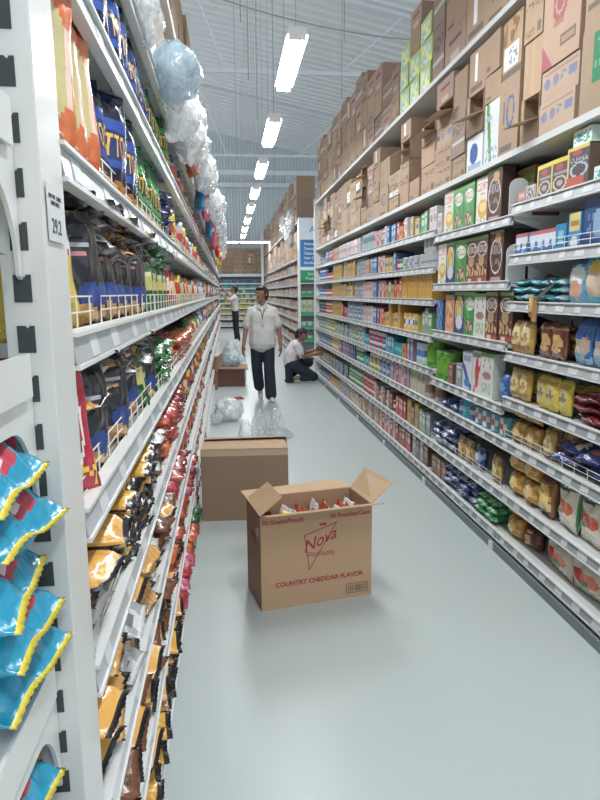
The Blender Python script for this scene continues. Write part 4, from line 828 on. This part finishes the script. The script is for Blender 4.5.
for zo_ in (0,.008,.016): stroke(b,[(.245+.0075*i,.262+zo_+.004*math.sin(i*.9)-.0003*i) for i in range(20)],.0028)
b.obj('logo_wave','card',t)
txt('lettering','COUNTRY CHEDDAR FLAVOR',.0345,(.31,yF,.118),FM,'red_ink',t,bold=.0011)
b=MB(); 
for P in ([(.455,.028),(.575,.028),(.575,.078),(.455,.078),(.455,.028)],): stroke(b,P,.003)
for i in range(26): 
    x=.467+.004*i; stroke(b,[(x,.036),(x,.070)],R.choice((.001,.0016,.0024)))
b.c=[c('4c4a44')]*len(b.c); b.obj('barcode_print','card',t)
b=MB()   # faint print on the side panel
def sidep(P,w):
    for p,q in zip(P,P[1:]): b.tube((-.0006,p[0],p[1]),(-.0006,q[0],q[1]),w/2,4,col=c('8c5a50'))
sidep([(.10,.36),(.2,.37),(.13,.30),(.10,.36)],.006); b.obj('side_print','card',t)
bpy.context.view_layer.update(); MT=t.matrix_world.copy()
pk('nova',.15,.20,.06,paint([c('d8542c'),('e',.5,.6,.36,.2,c('e8dcd0')),('d',1,1,1.0,1.15,c('c02c2c')),('e',.5,.2,.3,.14,c('e4a83c')),('r',0,.9,1,1,c('e8e0dc'))]),c('c84a2c'),desc='orange and red chip pouch',nu=16,nv=16)
pk('nova_w',.15,.20,.06,paint([c('dcd4d0'),('e',.5,.55,.34,.22,c('c83c34')),('r',0,.8,1,.9,c('c8382c'))]),c('d4ccc8'),desc='white and red chip pouch',nu=16,nv=16)
for i in range(9):
    for j in range(2):
        o=put('snack_pouch',PK['nova' if (i+j)%3 else 'nova_w'],'L',0,0,0,cat='snack',group='pouches packed in the open carton',label='%s, %s from left, %s row in the open carton'%(DESC[PK['nova' if (i+j)%3 else 'nova_w'].name][0],nth(i+1),'front' if j==0 else 'back'))
        o.matrix_world=MT@Matrix.Translation((.05+i*.0615,.085+.13*j,.245+R.uniform(-.01,.025)))@Matrix.Rotation(PI/2+R.uniform(-.25,.25),4,'Z')@Matrix.Rotation(R.uniform(-.2,.2),4,'X')@Matrix.Diagonal((.85,.9,1.05,1))
o=put('snack_pouch',PK['yellow'],'L',0,0,0,cat='snack',label='yellow pouch at the left corner of the open carton',group='pouches packed in the open carton'); o.matrix_world=MT@Matrix.Translation((.10,.06,.31))@Matrix.Rotation(.4,4,'Y')@Matrix.Diagonal((.6,.8,.95,1))
# larger closed carton behind it
a2=math.atan2(-.03,.62)
t=tag(empty('carton',(-.215,4.27,0),a2),'large plain brown carton on the floor behind the open one','carton')
b=MB(); w2,d2,h2=.605,.36,.512; k2=c('9a7e66')
b.box(0,w2,0,d2,0,h2,k2)
b.obj('body','card',t)
panel('flap',[(0,0,h2+.004),(w2,0,h2+.004),(w2-.02,.17,h2+.028),(.01,.17,h2+.022)],c('bb9a78'),t); panel('flap',[(0,d2,h2+.004),(w2,d2,h2+.004),(w2,.16,h2+.05),(.02,.16,h2+.04)],c('b8977a'),t)
b=MB(); b.box(.0,w2,-.001,.0,h2-.045,h2-.0,c('c4ab90')); b.obj('tape_strip','card',t)
# low box further down the aisle
t=tag(empty('carton',(-.215,10.73,0),0.0),'low reddish brown carton on the floor with a lid, beside the walking person','carton')
b=MB(); b.box(0,.47,0,.35,0,.30,c('7a5048')); b.obj('body','card',t); b=MB(); b.slab([(-.02,-.03,.315),(.53,-.03,.30),(.53,.37,.33),(-.02,.37,.335)],.018,c('a8886c')); b.obj('lid','card',t)
lump('plastic_bag',(.02,10.95,.42),(.16,.14,.11),'blue_plastic','blue and white bag standing on the low carton','bags on the floor',31,amp=.2,flatz=-.088)
lump('plastic_bag',(.09,11.3,.30),(.22,.2,.42),'cloudy_plastic','tall white plastic sack standing behind the low carton','bags on the floor',33,amp=.25,flatz=-.3)
b=MB(); b.box(-.30,-.20,10.4,10.5,.0,.55,c('9c7458')); b.slab([(-.22,10.38,.3),(-.12,10.40,.42),(-.10,10.42,.62),(-.2,10.4,.55)],.006,c('a88468')); tag(b.obj('cardboard_piece','card'),'torn cardboard piece standing against the left shelf behind the low carton','cardboard')
b=MB(); b.slab([(.06,9.42,.012),(.2,9.40,.012),(.19,9.5,.018),(.05,9.5,.02)],.016,c('c83c48')); b.slab([(.1,9.44,.028),(.17,9.44,.03),(.16,9.48,.03),(.1,9.48,.03)],.01,c('d85060')); tag(b.obj('red_packet','foil'),'small red packet lying on the floor before the low carton','packet')
lump('plastic_bag',(-.02,7.85,.13),(.17,.18,.145),'cloudy_plastic','crumpled clear bag on the floor behind the large plain carton','bags on the floor',35,amp=.3,flatz=-.125)
lump('plastic_bag',(-.17,7.6,.07),(.08,.1,.075),'clear_plastic','small bag with brown contents beside the crumpled clear bag','bags on the floor',36,amp=.3,flatz=-.06)
for i,(x,y,h) in enumerate([(.13,5.6,.44),(.26,5.75,.5),(.41,5.65,.53)]):
    lump('standing_bag',(x,y,h/2),(.075,.07,h/2),'clear_plastic',['left','middle','right'][i]+' clear plastic bag standing behind the large plain carton','clear bags standing on the floor',40+i,amp=.18,sq=(1,1,1),flatz=-h/2+.002)
lump('plastic_bag',(.50,6.9,.02),(.16,.35,.02),'clear_plastic','flat sheet of clear plastic lying on the floor','bags on the floor',47,amp=.3,flatz=-.018)

# ---------------------------------------------------------------- second rack beyond the cross aisle, with the letter sign
YE=14.58; XE=1.635
for k in range(10):
    y0=YE+.35+BAY*k; y1=y0+BAY
    t=tag(empty('shelving_bay',(0,0,0)),'%s shelving bay beyond the cross aisle on the right'%nth(k+1),'shelving','rack bays beyond the cross aisle')
    b=MB(); b.box(XR+.45,XR+.47,y0+.003,y1-.003,0,3.15); b.obj('back_panel','back_panel',t)
    b=MB(); b.box(XR+.40,XR+.45,y1-.05,y1-.002,0,3.2); b.obj('upright','white_enamel',t)
    for si,z in enumerate(RA):
        rail(t,False,y0,y1,'R',XR,z,.046,4)
        b=MB(); y=y0+.03
        while y<y1-.1:
            w=R.uniform(.07,.12); h=R.uniform(.10,.19); b.box(XR+.03,XR+.3,y,y+w-.006,z+.046,z+.046+h,mix(c(R.choice(['b84850','4c78b0','d0b060','c8c8c8','b88870','c89070','a06858','70a078'])),(.75,.72,.70),.15)); y+=w
        tag(b.obj('product_row','print'),'packed row of small coloured goods, %s shelf down, %s bay beyond the cross aisle'%(ORD[si],nth(k+1)),'goods','goods rows beyond the cross aisle','stuff')
    for z in (2.33,3.15):
        b=MB(); b.box(XR,XR+.6,y0+.002,y1-.002,z,z+.034); b.obj('overhead_shelf','shelf_grey',t)
    for zz,wh,tot in ((2.366,'lower overhead shelf beyond cross aisle',.72),(3.186,'upper overhead shelf beyond cross aisle',1.05)):
        y=y0+.01
        for q in range(2):
            w=(BAY-.02)/2; n=2
            col(zz,y,y+w,[(R.choice(ks[:-4]),(tot+R.uniform(-.15,.05))/n) for _ in range(n)],wh); y+=w
for i in range(5): lump('plastic_bag',(1.56,15.6+.5*i,3.0+R.uniform(-.1,.4)),(.12,.22,.25),'cloudy_plastic','%s white plastic bag hanging on the rack beyond the cross aisle'%nth(i+1),'white bags beyond the cross aisle',60+i,seg=18,amp=.35)
t=tag(empty('end_display_rack',(0,0,0)),'end rack with a large letter sign and green shelf strips beyond the cross aisle','shelving')
b=MB(); b.box(XE,XE+.03,YE,YE+.34,0,3.25); b.box(XE+.92,XE+.95,YE,YE+.34,0,3.25); b.obj('upright','white_enamel',t)
b=MB(); b.box(XE+.03,XE+.92,YE+.30,YE+.34,0,3.2); b.obj('back_panel','back_panel',t)
for z in (1.80,1.50,1.07,.76,.47,.10):
    b=MB(); b.box(XE+.03,XE+.92,YE+.01,YE+.30,z-.02,z); b.obj('shelf','white_enamel',t)
for z in (1.50,1.07,.76,.47):
    b=MB(); b.box(XE+.04,XE+.70,YE-.004,YE+.008,z-.01,z+.065); b.obj('green_strip','sign_green',t)
b=MB(); b.box(XE+.03,XE+.92,YE-.01,YE+.01,2.76,3.24); b.obj('letter_sign','sign_white',t)
b=MB(); b.box(XE+.03,XE+.92,YE-.01,YE+.01,2.16,2.755); b.obj('category_sign','sign_blue',t)
b=MB(); b.box(XE+.03,XE+.92,YE-.01,YE+.01,2.08,2.155); b.obj('white_strip','sign_white',t)
b=MB(); b.box(XE+.04,XE+.91,YE-.01,YE+.01,1.83,2.075); b.obj('green_sign','sign_green',t)
txt('sign_lettering','A',.20,(XE+.30,YE-.012,2.92),FM,'blue_ink',t)
for i,wd in enumerate(('Antiseptic','Detergents','Cleansers','Hair Care','Alcohol')): txt('sign_lettering',wd,.085,(XE+.11,YE-.012,2.64-.105*i),FM,'white_ink',t,align='LEFT',bold=.001)
txt('sign_lettering','Family',.08,(XE+.30,YE-.012,1.97),FM,'white_ink',t); txt('sign_lettering','Products',.08,(XE+.30,YE-.012,1.87),FM,'white_ink',t)
n=0
for z,colr,h in ((1.50,'8c9c8c',.14),(1.07,'c4b48c',.34),(.76,'54605c',.2),(.47,'a8a890',.16),(.10,'a09c84',.2)):
    for q in range(6):
        n+=1; wq=.13; o=put('product_box',BX['c_creamb' if z>1 and z<1.2 else ('c_greenb' if z<.7 else 'c_greyb')],'B',XE+.11+.14*q,YE+.12,z+.002,label='%s box from the left, shelf at %s level of the letter sign rack'%(nth(q+1),{1.50:'eye',1.07:'chest',.76:'waist',.47:'knee',.10:'floor'}[z]),cat='box',group='boxes on the letter sign rack',scale=(1.3,1.2,h/ {1:.22}.get(1)))
# rack across the far end
t=tag(empty('shelving_bay',(0,0,0)),'wide shelving across the far end of the aisle','shelving')
YB=28.9
b=MB(); b.box(-1.2,3.2,YB+.4,YB+.43,0,2.4); b.obj('back_panel','back_panel',t)
zs=[.12,.42,.66,.9,1.12,1.34,1.56,1.78,2.0]
for z in zs:
    b=MB(); b.box(-1.2,3.2,YB,YB+.4,z-.03,z); b.box(-1.2,3.2,YB-.02,YB,z-.045,z+.015); b.obj('shelf','white_enamel',t)
b=MB(); b.box(-1.2,3.2,YB-.03,YB+.4,2.30,2.42); b.obj('header_board','sign_white',t)
b=MB(); b.box(-1.2,3.2,YB+.02,YB+.06,0,.08); b.obj('kick_or_shade_strip','slot_dark',t)
pal={.12:['c8c8b8','a8b8c0'],.42:['8ca0a8','d0b890'],.66:['c09870','b8a860'],.9:['c8b84c','6c8c4c','d8c870'],1.12:['d8c04c','5c8c60','c8b060'],1.34:['4ca088','c8c890','d0c068'],1.56:['3c8c88','2c7c84','b8d0c0'],1.78:['3ca08c','48b0a0','3c70a8'],2.0:['2c4878','3c5c90','3a8c94']}
for si,z in enumerate(zs):
    b=MB(); x=-1.15
    while x<3.1:
        w=R.uniform(.07,.13); h=R.uniform(.11,.16); b.box(x,x+w-.008,YB+.01,YB+.3,z,z+h,c(R.choice(pal[z]))); x+=w
    tag(b.obj('product_row','print'),'packed row of goods on the %s shelf up of the far end rack'%nth(si+1),'goods','goods rows on the far end rack','stuff')
for j in range(3):
    for i in range(8):
        x=-.95+.5*i; o=put('carton',CT[R.choice(['plain','plain2','text','glint','pinkish'])],'B',x,YB+.2,2.425+.37*j,scale=(.485,.4,.365)); tag(o,'%s carton from the left in the %s row atop the far end rack'%(nth(i+1),('bottom','middle','top')[j]),'carton','cartons atop the far end rack')
b=MB(); b.box(1.49,1.60,28.2,28.31,0,4.1); tag(b.obj('steel_column','steel_white'),'slim white steel column before the far end rack','column')

# ---------------------------------------------------------------- people
def body(name,segs,material,parent,voxel=.010,smooth=6,extra=None):
    b=MB()
    for sg in segs:
        p,q,r1,r2=sg[:4]; p=Vector(p); q=Vector(q); n=10
        axis=(q-p); L=axis.length; a=axis.orthogonal().normalized() if L>1e-6 else Vector((1,0,0)); z=axis.normalized() if L>1e-6 else Vector((0,0,1)); bb=z.cross(a)
        sx,sy=sg[4] if len(sg)>4 else (1,1); vs=[]; rings=[]
        for k in range(4): t=-PI/2+k*PI/6; rings.append((math.sin(t)*r1,math.cos(t)*r1,p))
        rings.append((0,r1,p)); rings.append((0,r2,q))
        for k in range(1,4): t=k*PI/6; rings.append((math.sin(t)*r2,math.cos(t)*r2,q))
        for (dz,rr,c0) in rings:
            rr=max(rr,.0008)
            for i in range(n):
                th=2*PI*i/n; o=(a*math.cos(th)+bb*math.sin(th))*rr; v=c0+z*dz+o
                if sx!=1 or sy!=1:
                    cc_=c0+z*dz; v=cc_+Vector(((v-cc_).x*sx,(v-cc_).y*sy,(v-cc_).z))
                vs.append(v)
        F=[(j*n+i,j*n+(i+1)%n,(j+1)*n+(i+1)%n,(j+1)*n+i) for j in range(len(rings)-1) for i in range(n)]+[tuple(range(n))[::-1],tuple(range((len(rings)-1)*n,len(rings)*n))]
        b.add(vs,F)
    o=b.obj(name,material,parent,True)
    m=o.modifiers.new('r','REMESH'); m.mode='VOXEL'; m.voxel_size=voxel; m.use_smooth_shade=True
    m=o.modifiers.new('s','SMOOTH'); m.factor=.5; m.iterations=smooth
    return o
def hand(w,d,side,up,curl=.35,s=1):
    """palm and five fingers; w wrist, d pointing direction, side towards the thumb, up back of the hand"""
    w=Vector(w); d=Vector(d).normalized(); side=(Vector(side)-d*Vector(side).dot(d)).normalized(); up=d.cross(side).normalized()*(1 if d.cross(side).dot(Vector(up))>0 else -1)
    S=[(w,w+d*.03*s,.024*s,.026*s)]
    for k in range(4):
        off=side*(.030-.020*k)*s; base=w+d*.075*s+off; S.append((w+off*.6+d*.02*s,base,.017*s,.0125*s))
        L=(.040,.045,.042,.033)[k]*s; a1=base+(d-up*curl*.6)*L; a2=a1+(d*.85-up*curl*1.5)*L*.7; a3=a2+(d*.6-up*curl*2.0)*L*.5
        S+=[(base,a1,.010*s,.009*s),(a1,a2,.009*s,.008*s),(a2,a3,.008*s,.0065*s)]
    tb=w+d*.02*s+side*.022*s; t1=tb+(d*.6+side*.7-up*.25)*.04*s; t2=t1+(d*.85+side*.25-up*.2)*.032*s
    return S+[(tb,t1,.014*s,.0115*s),(t1,t2,.0115*s,.0085*s)]
def head(parent,ctr,yaw,pitch,skin,nm='head',hairup=1.0):
    """face parts in a local frame: -Y is the face direction before turning"""
    h=empty(nm,(0,0,0)); h.parent=parent; h.matrix_local=Matrix.Translation(ctr)@Matrix.Rotation(yaw,4,'Z')@Matrix.Rotation(pitch,4,'X')
    hr=body('hair',[((0,.022,.040),(0,.010,.058),.090,.082,(.93,1.05)),((0,.050,-.035),(0,.045,.02),.064,.080,(1,1)),((-.068,.015,.0),(-.066,.01,.05),.018,.024),((.068,.015,.0),(.066,.01,.05),.018,.024),((-.03,-.050,.085),(.03,-.050,.085),.030,.030)],'hair',h,.008,3)
    for s in (-1,1):
        b=MB(); b.add(*sph((s*.031,-.0795,.008),.0095),); b.obj('eye','eye_white',h,True)
        b=MB(); b.add(*sph((s*.031,-.0895,.008),.0052),); b.obj('pupil','eye_dark',h,True)
        b=MB(); b.tube((s*.015,-.094,.030),(s*.048,-.083,.031),.0042,6,.003); b.obj('eyebrow','hair',h)
    b=MB(); b.tube((-.022,-.088,-.048),(.022,-.088,-.048),.0062,8); b.obj('mouth','lip',h,True)
    return h
def sph(cn_,r,n=10,m=6):
    vs=[];F=[]
    for j in range(m+1):
        t=PI*j/m
        for i in range(n): p=2*PI*i/n; vs.append((cn_[0]+r*math.sin(t)*math.cos(p),cn_[1]+r*math.sin(t)*math.sin(p),cn_[2]+r*math.cos(t)))
    for j in range(m):
        for i in range(n): F.append((j*n+i,(j+1)*n+i,(j+1)*n+(i+1)%n,j*n+(i+1)%n))
    return vs,F
def headsegs(ctr,yaw,pitch,neck):
    M=Matrix.Translation(ctr)@Matrix.Rotation(yaw,4,'Z')@Matrix.Rotation(pitch,4,'X'); T_=lambda p:M@Vector(p)
    S=[(T_((0,.012,.035)),T_((0,.0,.045)),.078,.074),(T_((0,-.018,-.02)),T_((0,-.02,.02)),.060,.068),(T_((0,-.035,-.068)),T_((0,-.03,-.03)),.036,.055),
       (T_((0,-.085,.015)),T_((0,-.104,-.018)),.010,.014),(T_((-.011,-.09,-.02)),T_((.011,-.09,-.02)),.010,.010),(T_((0,-.068,-.088)),T_((0,-.06,-.08)),.020,.022),(T_((-.03,-.07,.03)),T_((.03,-.07,.03)),.022,.022),
       (T_((-.078,.008,-.018)),T_((-.082,.014,.018)),.010,.014),(T_((.078,.008,-.018)),T_((.082,.014,.018)),.010,.014),(Vector(neck),T_((0,.012,-.05)),.055,.052)]
    return S
def V(*a): return Vector(a)
# walking man
px,py=.485,9.2
t=tag(empty('person',(px,py,0)),'person in a light grey polo shirt and dark trousers walking up the aisle','person')
hc=V(0,-.01,1.552)
S=headsegs(hc,-.75,.0,(0,.02,1.40))
S+=[((-.13,.02,1.315),(.13,.02,1.315),.04,.04),((0,.01,1.0),(0,.02,1.25),.10,.10,(1.2,.8)),((-.07,.01,.92),(.07,.01,.92),.08,.08)]
shL,shR=V(-.160,.02,1.315),V(.160,.02,1.315); elL,elR=V(-.235,.03,1.06),V(.245,.03,1.055); wrL,wrR=V(-.275,-.05,.83),V(.262,-.02,.815)
S+=[(shL,elL,.044,.038),(elL,wrL,.038,.026),(shR,elR,.044,.038),(elR,wrR,.038,.026)]
S+=hand(wrL,(-.15,-.1,-1),(.3,-.9,0),(-1,0,0)); S+=hand(wrR,(.05,-.1,-1),(-.3,-.9,0),(1,0,0))
hipL,hipR=V(-.085,.0,.90),V(.085,.0,.90); knL,knR=V(-.085,.03,.50),V(.09,-.06,.50); anL,anR=V(-.035,.24,.14),V(.115,-.06,.09)
S+=[(hipL,knL,.085,.058),(knL,anL,.055,.038),(hipR,knR,.085,.058),(knR,anR,.055,.038)]
body('body',S,'skin',t,.0075,3)
head(t,hc,-.75,0,'skin')
P=[((0,-.01,.85),(0,-.005,1.06),.136,.126,(1.5,1.12)),((0,0,1.06),(0,.01,1.25),.126,.136,(1.5,.95)),((-.13,.02,1.32),(.13,.02,1.32),.065,.065),((-.14,.02,1.325),(-.02,.02,1.41),.045,.05),((.14,.02,1.325),(.02,.02,1.41),.045,.05),
   (V(-.165,.02,1.325),V(-.222,.03,1.12),.056,.068),(V(.165,.02,1.325),V(.228,.03,1.12),.056,.068),((0,.01,1.22),(0,.01,1.29),.132,.105,(1.45,.88))]
body('polo_shirt',P,'polo',t,.009,5)
b=MB()
for s in (-1,1): b.slab([(s*.012,-.100,1.375),(s*.062,-.065,1.43),(s*.075,-.055,1.395),(s*.035,-.108,1.335)],.008,(.8,.8,.8))
for s_ in (-1,): pass
o=b.obj('collar','polo',t)
b=MB(); b.tube((-.045,-.07,1.42),(0,-.128,1.24),.005,5); b.tube((.045,-.07,1.42),(0,-.128,1.24),.005,5); b.tube((0,-.128,1.24),(0,-.136,1.20),.006,5); b.obj('lanyard','lanyard',t)
b=MB(); b.box(-.027,.027,-.146,-.14,1.12,1.205); b.obj('badge','polo',t)
body('trousers',[(hipL+V(0,0,-.03),knL,.100,.083),(knL,V(-.05,.20,.20),.083,.082),(hipR+V(0,0,-.03),knR,.100,.083),(knR,V(.11,-.055,.10),.083,.088),((0,0,.86),(0,0,.93),.115,.11,(1.55,.9))],'trousers',t,.010,4)
for nm,a,bq in (('shoe',V(.115,-.01,.045),V(.125,-.17,.035)),):
    body(nm,[(a,bq,.044,.038),(a+V(0,0,.02),a+V(.004,-.06,.02),.046,.04)],'shoe',t,.008,3)
body('shoe',[(V(-.03,.30,.13),V(-.03,.20,.045),.040,.038),(V(-.03,.20,.05),V(-.03,.17,.035),.038,.034)],'shoe',t,.008,3)
# kneeling person filling the shelf
t=tag(empty('person',(1.17,11.1,0)),'person kneeling in a white t-shirt and black trousers reaching into the right shelf','person')
hc=V(.105,.0,.835)
S=headsegs(hc,1.15,.35,(.03,.02,.72))
shN,shF=V(.01,-.15,.66),V(.03,.15,.66); elN,elF=V(.12,-.17,.46),V(.20,.15,.50); wrN,wrF=V(.335,-.05,.50),V(.36,.10,.56)
S+=[((-.06,0,.30),(-.03,.0,.58),.12,.13),((0,-.12,.62),(.02,.12,.62),.07,.07),(shN,elN,.048,.037),(elN,wrN,.037,.025),(shF,elF,.048,.037),(elF,wrF,.037,.025)]
S+=hand(wrN,(1,.1,.1),(0,.3,1),(0,-1,.2)); S+=hand(wrF,(1,0,.1),(0,-.3,1),(0,1,.2))
hN,hF=V(-.07,-.09,.32),V(-.07,.09,.32); kN,kF=V(.31,-.10,.105),V(.25,.12,.33); aN,aF=V(-.02,-.13,.09),V(-.10,.10,.08)
S+=[(hN,kN,.08,.055),(kN,aN,.052,.038),(hF,kF,.08,.055),(kF,aF,.052,.038)]
body('body',S,'skin',t,.009,3)
head(t,hc,1.15,.35,'skin')
body('t_shirt',[((-.095,0,.36),(-.08,0,.50),.135,.135,(.98,1.35)),((-.08,0,.50),(-.02,0,.64),.135,.115,(.98,1.4)),((.0,-.10,.67),(.0,.10,.67),.07,.07),((.0,-.06,.70),(.02,.06,.70),.062,.062),(shN,V(.07,-.17,.54),.068,.072),(shF,V(.11,.15,.57),.066,.07)],'tee',t,.010,5)
body('trousers',[(hN+V(0,0,.01),kN+V(0,0,.0),.115,.085),(kN,V(.10,-.13,.085),.075,.06),(hF,kF,.105,.085),(kF,V(-.06,.1,.13),.078,.06),((-.09,-.08,.30),(-.09,.08,.30),.115,.115),(V(-.12,-.09,.25),V(-.13,-.10,.10),.085,.07)],'trousers',t,.010,4)
body('shoe',[(V(-.17,-.10,.05),V(-.08,-.11,.045),.042,.04)],'dark_shoe',t,.008,3); body('shoe',[(V(-.14,.10,.04),V(-.03,.10,.036),.038,.034)],'dark_shoe',t,.008,3)
# person at the far end of the left rack
t=tag(empty('person',(.17,20.3,0)),'distant person in a white top and navy trousers reaching up to the left rack','person')
t.scale=(1.08,1.08,1.08)
hc=V(.03,0,1.565)
S=headsegs(hc,-1.5,-.1,(.04,0,1.40))
sN,sF=V(.03,-.15,1.33),V(.03,.15,1.33); eN,eF=V(-.16,-.16,1.22),V(-.18,.15,1.45); wN,wF=V(-.28,-.12,1.40),V(-.33,.12,1.62)
S+=[((.05,0,.95),(.04,.0,1.25),.12,.12),((.03,-.1,1.3),(.03,.1,1.3),.07,.07),(sN,eN,.045,.035),(eN,wN,.034,.024),(sF,eF,.045,.035),(eF,wF,.034,.024)]
S+=hand(wN,(-.6,0,.8),(0,.5,.5),(0,-1,0)); S+=hand(wF,(-.6,0,.8),(0,-.5,.5),(0,1,0))
h1,h2_=V(.05,-.08,.90),V(.05,.08,.90); k1_,k2_=V(.07,-.08,.48),V(.05,.09,.48); a1_,a2_=V(.12,-.08,.09),V(.08,.09,.09)
S+=[(h1,k1_,.085,.055),(k1_,a1_,.052,.036),(h2_,k2_,.085,.055),(k2_,a2_,.052,.036)]
body('body',S,'skin_far',t,.010,3); head(t,hc,-1.5,-.1,'skin_far')
body('top',[((.05,0,.94),(.045,0,1.12),.12,.115,(1,1.45)),((.045,0,1.12),(.035,0,1.27),.115,.12,(1,1.45)),((.03,-.12,1.335),(.03,.12,1.335),.065,.065),((.03,-.05,1.38),(.03,.05,1.38),.05,.05),(sN,V(-.07,-.16,1.27),.064,.066),(sF,V(-.08,.15,1.39),.064,.066)],'tee',t,.011,5)
body('trousers',[(h1,k1_,.10,.08),(k1_,a1_+V(0,0,.03),.078,.07),(h2_,k2_,.10,.08),(k2_,a2_+V(0,0,.03),.078,.07),((.05,-.06,.92),(.05,.06,.92),.11,.11)],'trousers',t,.011,4)
for yy_ in (-.08,.09): body('shoe',[(V(.11,yy_,.04),V(-.02,yy_,.032),.04,.035)],'shoe',t,.009,3)
